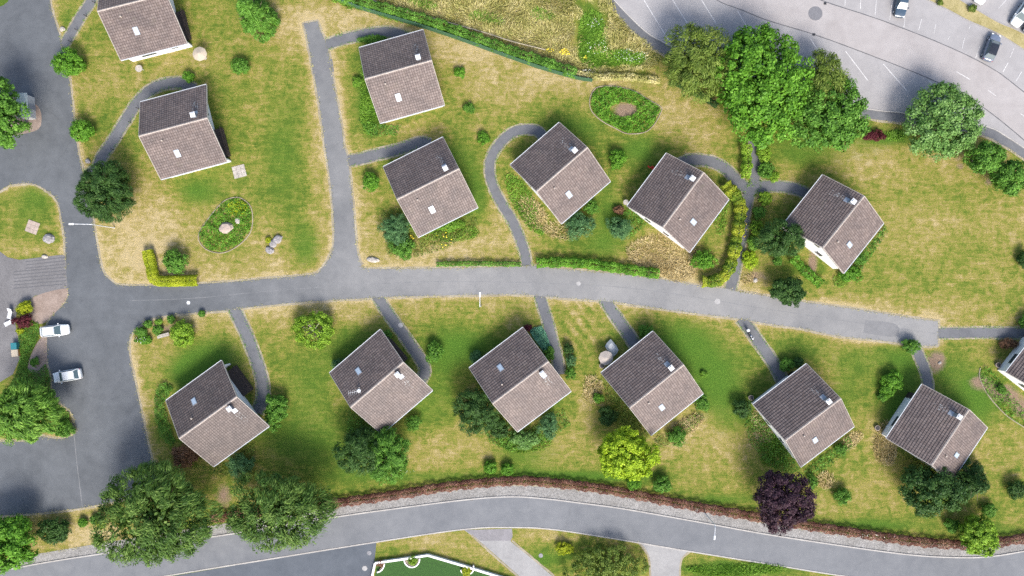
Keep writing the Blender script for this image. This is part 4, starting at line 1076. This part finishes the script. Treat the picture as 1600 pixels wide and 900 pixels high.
ISL = [(50,503),(60,503),(63,520),(60,530),(47,558),(43,575),(60,580),(72,567),(80,590),(81,620),(95,633),(110,645),(108,664),(82,655),(25,628),(10,612),(25,585),(32,560),(30,525),(32,512)]
tag(leaf_object('bed_planting', *cat_arr([cover(rng, shrink(BED1, .97), 4500, .6, .2), c2, cover(rng, BED3, 1500, .5, .2)]), 'bright'), kind='stuff')
tag(leaf_object('ground_cover', *cover(rng, ISL, 12000, .35, .14), 'mid'), kind='stuff')
tag(leaf_object('bed_planting', *cover(rng, ell(372,325,16,12), 500, .6, .2), 'yellow'), kind='stuff')
# flat juniper beside a house: a countable plant
jr = np.random.default_rng(3)
JUN = [(826,514),(846,509),(853,520),(860,540),(863,556),(852,552),(842,540),(832,526)]
tag(leaf_object('juniper', *cover(jr, JUN, 3600, .5, .15), 'juniper'), 'flat spreading teal juniper between a gable and its path', 'shrub', 'garden shrubs')
# clipped hedge-like ground shrub left of the weathered house
tag(leaf_object('shrub', *cover(jr, [(250,600),(262,596),(272,606),(258,628),(264,655),(276,690),(268,697),(252,680),(243,650),(243,620)], 3200, .9, .16), 'mid'), 'long smooth green shrub hugging the left corner of the weathered house', 'shrub', 'garden shrubs')
def petals(rng, areas, size, z):
    L = []
    for p, n in areas:
        q = scatter(rng, p, n); P = np.stack([(q[:, 0]-800)/10, (450-q[:, 1])/10, z+.25*rng.random(n)], 1)
        N = unit(np.array([0, 0, 1.0])+.4*rng.normal(size=(n, 3))); L.append((P, N, unit(rng.normal(size=(n, 3))), np.full(n, size)*rng.uniform(.7, 1.3, n), np.full(n, size), rng.random(n)))
    return cat_arr(L)
tag(leaf_object('yellow_flowers', *petals(rng, [(ell(883,84,9,5),44),(ell(860,81,6,4),12),(ell(915,92,4,3),8),(ell(695,372,12,18),16),(ell(1160,350,4,30),20),(ell(645,370,4,5),8)], .20, .7), M['flowery']), kind='stuff')
tag(leaf_object('white_flowers', *petals(rng, [(ell(985,90,26,11),70),(ell(930,75,20,12),30),(ell(930,38,16,8),22),(ell(917,116,12,6),26),(ell(1345,835,60,3),30),(ell(225,531,10,6),14),(ell(590,734,60,6),14)], .10, .72), M['flowerw']), kind='stuff')

# ------------------------------------------------------------------ fences
def fence():
    line = smooth_line([(490,-12),(560,14),(620,32),(660,44),(720,64),(800,93),(850,110),(900,124),(925,128)], 8)
    p0 = W(*line[0]); t = empty('mesh_fence', p0)
    tag(t, 'long green mesh screen fence along the top of the gardens', 'fence')
    pts = [W(*p)-p0 for p in line]
    b = MB(); b.wall(pts, .06, .05, 1.5); b.build('mesh_panel', M['greenmesh'], t)
    for i in range(0, len(pts), 4):
        b = MB(); b.cyl((pts[i].x, pts[i].y+.07, 0), .04, 1.6, 8); b.build('post', M['greymetal'], t)
fence()
def rail():
    line = smooth_line([(570,-4),(600,8),(650,22),(700,36),(760,53),(800,66),(852,79)], 10)
    p0 = W(*line[0]); t = empty('timber_rail', p0)
    tag(t, 'low weathered timber rail along the lower side of the meadow', 'fence')
    pts = [W(*p)-p0 for p in line]
    b = MB(); b.wall(pts, .14, .28, .40); b.build('rail', M['timber'], t)
    for i in range(0, len(pts), 3):
        b = MB(); b.box((pts[i].x, pts[i].y, .17), (.12, .12, .34)); b.build('post', M['timber'], t)
rail()
def gwall():
    p0 = W(587, 878); t = empty('garden_wall', p0)
    tag(t, 'white garden wall with half-round planters around bright turf at the bottom edge', 'wall')
    main = [(577,935),(582,900),(587,878)], [(587,878),(630,872),(669,866)], [(669,866),(720,881),(775,898),(860,925)]
    b = MB()
    for k, ln_ in enumerate(main):
        b.wall([W(*p)-p0 for p in ln_], .30+.002*k, 0, .55-.003*k)
    b.build('wall', M['white'], t)
    for (cx, cy, r, a0) in ((644,873,12,185), (730,886,10.5,170+30), (588,880,13,180)):
        a1 = a0+180
        if cx == 588: a0, a1 = 270+8, 360
        pts = []
        for k in range(17):
            a = math.radians(a0+(a1-a0)*k/16); pts.append(W(cx, cy)-p0+Vector((math.cos(a), math.sin(a), 0))*(r/10))
        b = MB(); b.wall(pts, .17, 0, .42); pl = b.build('planter', M['white'], t)
        b = MB(); b.prism([(p.x, p.y) for p in shrinkv(pts)], .01, .30); b.build('soil', M['soil'], pl)
def shrinkv(pts):
    c = sum(pts, Vector())/len(pts); return [c+(p-c)*.93 for p in pts]
gwall()
sheet('turf', [(586,898),(589,880),(630,874),(669,868),(720,883),(775,900),(860,928),(860,960),(580,960)], M['turf'], .012)

# ------------------------------------------------------------------ cars
def car(px, py, deg, paint, label, L=4.25, roofmat=None, est=False):
    t = empty('parked_car', W(px, py, .7).xy.to_3d(), math.radians(deg)); tag(t, label, 'car', 'parked cars')
    k = L/4.25
    st = [(-2.12,.60,.42,.72),(-2.06,.74,.30,.88),(-1.85,.83,.24,.95),(-1.3,.87,.20,.97),(-.4,.88,.20,.96),(.5,.88,.20,.95),(1.1,.87,.20,.92),(1.6,.83,.22,.84),(1.92,.74,.28,.74),(2.07,.62,.36,.66),(2.12,.50,.42,.58)]
    b = MB(); rings = []
    for x, hw, zb, zt in st:
        half = [(hw*.86, zb), (hw, zb+.14), (hw*1.0, (zb+zt)/2+.05), (hw*.96, zt-.06), (hw*.86, zt), (hw*.45, zt+.025), (0, zt+.03)]
        ring = [(x*k, y, z) for y, z in half]+[(x*k, -y, z) for y, z in reversed(half[:-1])]
        rings.append(ring)
    n = len(rings[0]); vs = [v for r in rings for v in r]; fs = []
    for i in range(len(rings)-1):
        for q in range(n): fs.append((i*n+q, i*n+(q+1) % n, (i+1)*n+(q+1) % n, (i+1)*n+q))
    fs += [tuple(range(n-1, -1, -1)), tuple((len(rings)-1)*n+q for q in range(n))]
    b.add(vs, fs); b.build('body', paint, t, True)
    xb, xt0, xt1, xf = (-1.98, -1.62, .30, 1.02) if est else (-1.85, -1.35, .28, 1.02)
    lo, hi, z0, z1 = .78, .60, .94, 1.44
    xb, xt0, xt1, xf = xb*k, xt0*k, xt1*k, xf*k
    A = [(xb, lo, z0), (xf, lo, z0), (xf, -lo, z0), (xb, -lo, z0)]; Bq = [(xt0, hi, z1), (xt1, hi, z1), (xt1, -hi, z1), (xt0, -hi, z1)]
    for nm, q in (('windscreen', [A[1], A[2], Bq[2], Bq[1]]), ('rear_window', [A[3], A[0], Bq[0], Bq[3]]), ('side_window', [A[0], A[1], Bq[1], Bq[0]]), ('side_window', [A[2], A[3], Bq[3], Bq[2]])):
        g = MB(); g.add(q, [(3, 2, 1, 0)]); g.build(nm, M['carglass'], t)
    r = MB(); nx_, ny_ = 7, 6; vs = []
    for i in range(nx_+1):
        for j in range(ny_+1):
            fx = i/nx_; fy = j/ny_*2-1
            x = (xt0-.06)+(xt1-xt0+.12)*fx
            vs.append((x, fy*(hi+.04), z1+.075*(1-(2*fx-1)**4)*(1-.5*fy*fy)-.02))
    fs = [(i*(ny_+1)+j, (i+1)*(ny_+1)+j, (i+1)*(ny_+1)+j+1, i*(ny_+1)+j+1) for i in range(nx_) for j in range(ny_)]
    r.add(vs, fs); r.build('roof_panel', roofmat or paint, t, True)
    for sg in (1, -1):
        for a_, c_, w_ in (((xf, sg*(lo+.012), z0), (xt1, sg*(hi+.012), z1+.01), .045), ((xb, sg*(lo+.012), z0), (xt0, sg*(hi+.012), z1+.01), .055), ((-.35*k, sg*(lo+.014), z0), (-.35*k, sg*(hi+.014), z1), .035)):
            p = MB(); p.tube([a_, c_], w_, 5); p.build('pillar', paint, t)
    for sx in (-1.32, 1.33):
        for sg in (1, -1):
            w = MB(); vs = []
            nn_ = 18
            for y in (sg*.70, sg*.885):
                for q in range(nn_): vs.append((sx*k+.31*math.cos(6.283*q/nn_), y, .31+.31*math.sin(6.283*q/nn_)))
            w.add(vs, [(q, (q+1) % nn_, nn_+(q+1) % nn_, nn_+q) for q in range(nn_)]+[tuple(range(nn_)), tuple(range(2*nn_-1, nn_-1, -1))])
            wo = w.build('wheel', M['tyre'], t)
            w = MB(); vs = [(sx*k+.2*math.cos(6.283*q/14), sg*.893, .31+.2*math.sin(6.283*q/14)) for q in range(14)]; w.add(vs, [tuple(range(14))]); w.build('rim', M['metal'], wo)
    for sg in (1, -1):
        h = MB(); h.box((1.93*k, sg*.56, .69), (.22, .30, .10), sg*-.35); h.build('headlight', M['lampglass'], t)
        h = MB(); h.box((-2.02*k, sg*.62, .80), (.10, .24, .16), sg*.2); h.build('taillight', M['redlens'], t)
        h = MB(); h.box((.78*k, sg*.98, 1.0), (.14, .2, .12)); h.build('mirror', paint, t)
    return t
car(85.5, 516.5, 6, M['cwhite'], 'white car facing right, upper one of the two at the planting island', 4.5)
car(105, 587, 190, M['cwhite'], 'white car facing left, lower one of the two at the planting island', 4.45)
car(1409, 4, 262, M['cblue'], 'slate blue car cut off by the top edge in the car park', 4.6)
car(1550, 74, 70, M['cgrey'], 'grey car with a black roof parked below the dry grass island', 4.4, M['cblack'])
car(1597, 22, 236, M['cwhite'], 'white car at the right edge above the dry grass island')
car(1617, 34, 236, M['cnavy'], 'dark blue car at the right edge, only its corner in view')
car(1539, -14, 240, M['cwhite'], 'white car at the top edge above the dry grass island, only its nose in view')

def motorcycle():
    t = empty('motorcycle', W(1170, 523), math.radians(-62)); tag(t, 'dark motorcycle with pale tail parked on a garden path beside the lane', 'motorcycle')
    for x in (-.68, .68):
        b = MB(); pts = [(x+.29*math.cos(6.283*q/16), 0, .31+.29*math.sin(6.283*q/16)) for q in range(17)]; b.tube(pts, .07, 6); w = b.build('wheel', M['tyre'], t)
        b = MB(); b.tube([(x, -.05, .31), (x, .05, .31)], .1, 8); b.build('hub', M['metal'], w)
    b = MB(); b.tube([(-.62, 0, .55), (-.3, 0, .62), (.1, 0, .72), (.42, 0, .78), (.6, 0, .72)], [.08, .15, .17, .2, .08], 8); b.box((0, 0, .42), (.5, .3, .34)); b.build('frame', M['dark'], t)
    b = MB(); b.tube([(-.1, 0, .80), (.1, 0, .88), (.38, 0, .86)], [.12, .19, .13], 8); b.build('tank', M['cnavy'], t)
    b = MB(); b.tube([(-.2, 0, .80), (-.5, 0, .82)], [.13, .14], 8); b.build('saddle', M['dark'], t)
    b = MB(); b.box((.8-1.62, 0, .86), (.42, .40, .32), 0, .85); b.build('top_box', M['lampglass'], t)
    b = MB(); b.tube([(.5, -.4, 1.0), (.58, 0, .98), (.5, .4, 1.0)], .025, 6); b.tube([(.58, 0, .98), (.68, 0, .4)], .04, 6); b.build('handlebar', M['metal'], t)
    b = MB(); b.cyl((.66, 0, .78), .1, .16, 10); b.build('headlight', M['lampglass'], t)
motorcycle()

# ------------------------------------------------------------------ street lamps, small things
def lamp(base, head, h, label):
    p = W(*base); q = W(*head, h); t = empty('street_lamp', p); tag(t, label, 'street lamp', 'street lamps')
    d = q-p; d.z = 0; dn = d.normalized()
    b = MB(); b.tube([(0, 0, 0), (0, 0, h*.5), (0, 0, h-.2)], [.085, .07, .055], 8); b.build('pole', M['whitemetal'], t)
    b = MB(); b.tube([(0, 0, h-.3), tuple(dn*.35+Vector((0, 0, h))), tuple(d-dn*.5+Vector((0, 0, h+.1)))], [.055, .05, .045], 6); b.build('arm', M['whitemetal'], t)
    b = MB(); c = d-dn*.15
    rz = math.atan2(dn.y, dn.x)
    b.box((c.x, c.y, h+.12), (.75, .30, .14), rz, .75); hd = b.build('lamp_head', M['whitemetal'], t)
    b = MB(); b.box((c.x, c.y, h+.035), (.5, .2, .03), rz); b.build('lens', M['lampglass'], hd)
lamp((179, 356), (110, 350), 6, 'white street lamp with long arm over the left road, below the yew')
lamp((752, 478), (750, 458), 5, 'white street lamp on the lower edge of the lane in the middle')
lamp((1100, 800), (1116, 841), 6, 'white street lamp reaching over the lower road')

def parasol(px, py, r, h, mat, label, n=8, sx=1.0, rot=0.0):
    t = empty('parasol', W(px, py, h-.2).xy.to_3d(), rot); tag(t, label, 'parasol', 'parasols')
    b = MB(); b.cyl((0, 0, 0), .28, .08, 14); b.build('base', M['stone'], t)
    b = MB(); b.cyl((0, 0, .08), .03, h-.08, 8); b.build('pole', M['metal'], t)
    b = MB(); ring = []
    for k in range(2*n):
        a = math.pi*k/n; f = 1 if k % 2 == 0 else .95; ring.append((r*f*sx*math.cos(a), r*f*math.sin(a), h-.42+(0 if k % 2 == 0 else .03)))
    b.add([(0, 0, h)]+ring, [(0, 1+k, 1+(k+1) % (2*n)) for k in range(2*n)])
    b.add([(0, 0, h-.03)]+[(x*.995, y*.995, z-.03) for x, y, z in ring], [(0, 1+(k+1) % (2*n), 1+k) for k in range(2*n)])
    b.build('canopy', mat, t)
parasol(947, 559.5, 1.12, 2.3, M['beige'], 'round beige parasol at the left corner of a house, below a pale pointed cover')
parasol(311, 83.5, 1.12, 2.3, M['tan'], 'tan parasol at the lower right corner of the top-left house')
def cover_thing():
    t = empty('furniture_cover', W(956, 542.5, 1)); t.location.z = 0
    tag(t, 'pale grey leaf-shaped cover draped over garden furniture beside a beige parasol', 'furniture cover')
    out = [(955,530),(959,535),(964,541),(967,547),(965,552),(960,557),(957,557),(952,551),(949,547),(946,542),(949,536)]
    c = Vector((0, 0, 1.05)); ring = [W(x, y, .6)-W(956, 542.5, .6) for x, y in out]
    b = MB(); n = len(ring)
    vs = [tuple(c)]+[(p.x*.55, p.y*.55, .98) for p in ring]+[(p.x, p.y, .62+.04*(i % 2)) for i, p in enumerate(ring)]+[(p.x*.95, p.y*.95, .05) for p in ring]
    fs = [(0, 1+(i+1) % n, 1+i) for i in range(n)]
    for r_ in range(2):
        fs += [(1+r_*n+i, 1+r_*n+(i+1) % n, 1+(r_+1)*n+(i+1) % n, 1+(r_+1)*n+i) for i in range(n)]
    b.add(vs, fs); b.build('cover', M['palefab'], t)
cover_thing()
def blob(name, px, py, rx, ry, h, mat, label, cat, group=None, seed=0, rot=0.0, parent=None):
    rg = random.Random(seed); b = MB(); nu, nv = 11, 5; vs = []
    for j in range(nv):
        f = j/nv; r = math.cos(f*1.45)**.6; z = h*math.sin(f*1.5)
        for i in range(nu):
            a = 6.283*i/nu; k = r*(1+rg.uniform(-.16, .16)); x = rx*k*math.cos(a); y = ry*k*math.sin(a)
            vs.append((x*math.cos(rot)-y*math.sin(rot), x*math.sin(rot)+y*math.cos(rot), z*(1+rg.uniform(-.1, .1))))
    vs.append((0, 0, h)); fs = []
    for j in range(nv-1):
        for i in range(nu): fs.append((j*nu+i, j*nu+(i+1) % nu, (j+1)*nu+(i+1) % nu, (j+1)*nu+i))
    fs += [((nv-1)*nu+i, (nv-1)*nu+(i+1) % nu, nv*nu) for i in range(nu)]
    b.add(vs, fs); o = b.build(name, mat); o.location = W(px, py)
    return tag(o, label, cat, group)
ROCKS = [(354,356,1.15,.85,.8,'pink','large pinkish boulder in the oval rock bed',.4),(372,345,.4,.5,.5,'stone','small pale stone at the upper right of the oval rock bed',.2),
 (434,374,.8,.6,.6,'greystone','largest grey boulder of the group on the lawn, upper right',.5),(427,381,.55,.6,.5,'greystone','middle grey boulder of the group on the lawn',.1),(422,391,.7,.55,.5,'greystone','lowest grey boulder of the group on the lawn',-.5),
 (583,406,1.0,.42,.4,'stone','flat pale rock beside the lane and the dead-end drive',-.1),(77,373,.85,.75,.6,'greystone','dark grey boulder on the rounded lawn island at the left',.3),
 (70,401,.5,.3,.3,'stone','small pale stone on the lower rim of the rounded lawn island',0),(138,252,.4,.4,.4,'greystone','small dark boulder beside the curved path above the yew',0),(98,46,.45,.35,.4,'stone','pale stone at the tip of the lawn between left road and side path',.5),
 (1180,438,.35,.35,.3,'stone','small white stone in the pinkish bed by the forked path',.2),(1468,567,.3,.2,.2,'stone','small white stone on the bare soil patch at the lane end',.5)]
for i, (px, py, rx, ry, h, m_, lab, rot) in enumerate(ROCKS): blob('boulder', px, py, rx, ry, h, M[m_], lab, 'boulder', 'garden rocks', i, rot)
def slab(px, py, a, bb, rz, mat, label):
    b = MB(); n = 3
    for i in range(n):
        for j in range(n):
            x = (i-(n-1)/2)*a/n; y = (j-(n-1)/2)*bb/n
            b.box((x, y, .035), (a/n-.03, bb/n-.03, .07+.004*((i*2+j) % 3)))
    o = b.build('stone_slab', mat); o.location = W(px, py); o.rotation_euler = (0, 0, rz); tag(o, label, 'stone slab', 'square stone slabs')
slab(374, 268, 2.0, 1.9, .25, M['stone'], 'square pale stone slab right of the house above the rock bed')
slab(51, 355, 1.9, 1.9, -.35, M['pink'], 'square pinkish stone slab on the rounded lawn island at the left')
def shed():
    t = empty('small_shed', W(48, 170), .08); tag(t, 'small pale grey shed under the tree at the left edge', 'shed')
    b = MB(); b.box((0, 0, .9), (1.5, 3.4, 1.8)); b.build('wall', M['palefab'], t)
    b = MB(); b.add([(-.9, -1.9, 1.85), (0, -1.9, 2.2), (.9, -1.9, 1.85), (-.9, 1.9, 1.85), (0, 1.9, 2.2), (.9, 1.9, 1.85)], [(0, 1, 4, 3), (1, 2, 5, 4), (0, 2, 1), (3, 4, 5), (0, 3, 5, 2)]); b.build('roof', plain('pale_green_sheet', (.30, .34, .33), .6), t)
    b = MB(); b.box((.78, 0, .85), (.06, .8, 1.6)); b.build('door', M['greymetal'], t)
shed()
def gtable(px, py, r, label):
    t = empty('garden_table', W(px, py, .7).xy.to_3d()); tag(t, label, 'garden table', 'round garden tables')
    b = MB(); b.cyl((0, 0, .70), r, .04, 18); b.build('table_top', M['stone'], t)
    for k in range(3):
        a = 2.1*k; b = MB(); b.tube([(0, 0, .70), (r*.7*math.cos(a), r*.7*math.sin(a), 0)], .03, 5); b.build('leg', M['whitemetal'], t)
gtable(217, 107, .55, 'round pale garden table below the top-left house')
gtable(978, 316, .42, 'small round white table at the left corner of the hedged house')
def gchair(px, py, rz, label):
    t = empty('garden_chair', W(px, py), rz); tag(t, label, 'garden chair', 'white garden chairs')
    b = MB()
    for k in range(5): b.box((-.9+k*.22+.2, 0, .36), (.18, .62, .04))
    b.build('seat', M['whitemetal'], t)
    b = MB(); b.add([(.25, -.31, .38), (.25, .31, .38), (.8, .31, .85), (.8, -.31, .85), (.29, -.31, .35), (.29, .31, .35), (.84, .31, .82), (.84, -.31, .82)], [(0, 1, 2, 3), (7, 6, 5, 4), (0, 4, 5, 1), (1, 5, 6, 2), (2, 6, 7, 3), (3, 7, 4, 0)]); b.build('backrest', M['whitemetal'], t)
    for x in (-.7, .3):
        for y in (-.27, .27):
            b = MB(); b.box((x, y, .17), (.06, .06, .34)); b.build('leg', M['whitemetal'], t)
gchair(18, 490, 1.35, 'upper white garden chair on the dark pavers, left of the red maple')
gchair(17, 504, .45, 'lower white garden chair on the dark pavers, left of the red maple')
def box_thing(name, px, py, d, rz, mat, lidmat, label, cat):
    t = empty(name, W(px, py), rz); tag(t, label, cat)
    b = MB(); b.box((0, 0, d[2]/2), d, 0, 1.04); b.build('bin_body', mat, t)
    b = MB(); b.box((0, 0, d[2]+.04), (d[0]*1.1, d[1]*1.1, .08), 0, .94); b.box((0, d[1]*.5, d[2]+.02), (d[0]*.6, .08, .05)); b.build('lid', lidmat, t)
box_thing('storage_box', 27, 540, (.85, .95, .75), .08, M['tealplastic'], M['tealplastic'], 'teal storage box on the dark pavers by the ground cover', 'storage box')
box_thing('storage_box', 27.5, 551, (.95, 1.0, .6), .08, M['orange'], M['tan'], 'orange storage box with a pale lid below the teal one', 'storage box')
def bench():
    t = empty('bench', W(257, 524), .26); tag(t, 'pale plank bench left of the clipped dome shrub', 'bench')
    b = MB()
    for k in range(2): b.box((0, -.14+k*.28, .43), (1.9, .25, .06))
    b.build('seat', M['stone'], t)
    for x in (-.7, .7): b = MB(); b.box((x, 0, .2), (.1, .45, .4)); b.build('leg', M['stone'], t)
bench()
def board():
    t = empty('garden_board', W(263, 733), .2); tag(t, 'tan triangular board with a pale pole on the lawn by the huge olive tree', 'board')
    b = MB(); b.prism([(-.5, -.35), (.5, -.45), (.45, .5)], .5, .56); b.build('panel', M['tan'], t)
    b = MB(); b.tube([(-1.2, -.1, .45), (.4, .2, .47)], .035, 6)
    for x, y in ((-.4, -.3), (.4, -.35), (.38, .35)): b.tube([(x, y, 0), (x, y, .5)], .03, 5)
    b.build('frame', M['timber'], t)
board()
def hose():
    b = MB(); pts = [W(x, y, .04) for x, y in smooth_line([(1012,259),(1016,262),(1020,260),(1022,263),(1018,264)], 1.2)]
    p0 = W(1017, 261); b.tube([p-p0 for p in pts], .10, 6); o = b.build('garden_hose', M['redplastic']); o.location = p0
    tag(o, 'bright red coiled hose on the grass beside the hedged house', 'hose')
hose()
def pot(px, py, label):
    t = empty('plant_pot', W(px, py)); tag(t, label, 'plant pot', 'plant pots')
    b = MB(); b.cyl((0, 0, 0), .3, .45, 16, .42); b.build('bowl', M['pink'], t)
    b = MB(); b.cyl((0, 0, .452), .34, .02, 14); b.build('soil', M['dark'], t)
pot(1172, 621, 'round pot at the left corner of the motorcycle house'); pot(940, 571, 'round pot below the beige parasol'); pot(1369, 668, 'round pot at the left corner of the lower right house'); pot(1557, 570, 'round pot beside the right-edge house')
def manhole(px, py, r, mat, label):
    b = MB(); b.cyl((0, 0, .0), r, .034, 24); b.cyl((0, 0, .034), r*.86, .004, 24)
    o = b.build('manhole_cover', mat); o.location = W(px, py); tag(o, label, 'manhole cover', 'manhole covers')
manhole(1274, 21, 1.1, plain('dark_round_patch', (.12, .12, .13), .8, 0, .2, 5), 'very large round dark cover in the car park lane')
manhole(294.5, 473, .28, M['whitemetal'], 'bright white round cover on the lane above the clipped dome')
manhole(904, 443, .34, M['palecover'], 'round cover on the lane below the bright green hedge')
manhole(1121, 471, .45, M['palecover'], 'round cover on the lane near the forked path')
manhole(626, 508, .38, M['palecover'], 'pale round cover on the aerial house path')
manhole(845, 868, .34, M['manhole'], 'dark round cover on the grass beside the concrete drive')
manhole(570, 888, .4, M['palecover'], 'pale round cover on the dark side road by the white wall')
manhole(577, 864, .36, M['manhole'], 'faint round cover on the dark side road near the lower kerb')
for (px, py, lab) in ((1289, 5.5, 'small square drain grate above the large round cover'), (1271.5, 54, 'small square drain grate below the large round cover'), (737, 780, 'small square drain grate on the lower road kerb')):
    b = MB(); b.box((0, 0, .03), (.42, .36, .05))
    for k in range(4): b.box((-.13+k*.09, 0, .058), (.04, .28, .008))
    o = b.build('drain_grate', M['dark']); o.location = W(px, py); tag(o, lab, 'drain grate', 'drain grates')
BOLL = [(112,66,'first post up the side path from the left road, at the road'),(122,48,'second post up the side path from the left road'),(136,26,'third post up the side path from the left road'),(149,5,'fourth post up the side path, nearest the top edge'),(178,234,'lowest post along the curved path, above the yew'),(192,217,'middle post along the curved path to the roofed corner'),(205,192,'third post along the curved path'),(217,170,'highest post along the curved path, at the house corner')]
for px, py, lab in BOLL:
    t = empty('path_post', W(px, py)); tag(t, lab, 'post', 'posts along the garden paths')
    b = MB(); b.cyl((0, 0, 0), .05, .75, 8); b.build('post', M['wood'], t)
    b = MB(); b.cyl((0, 0, .75), .08, .12, 8, .06); b.build('cap', M['dark'], t)
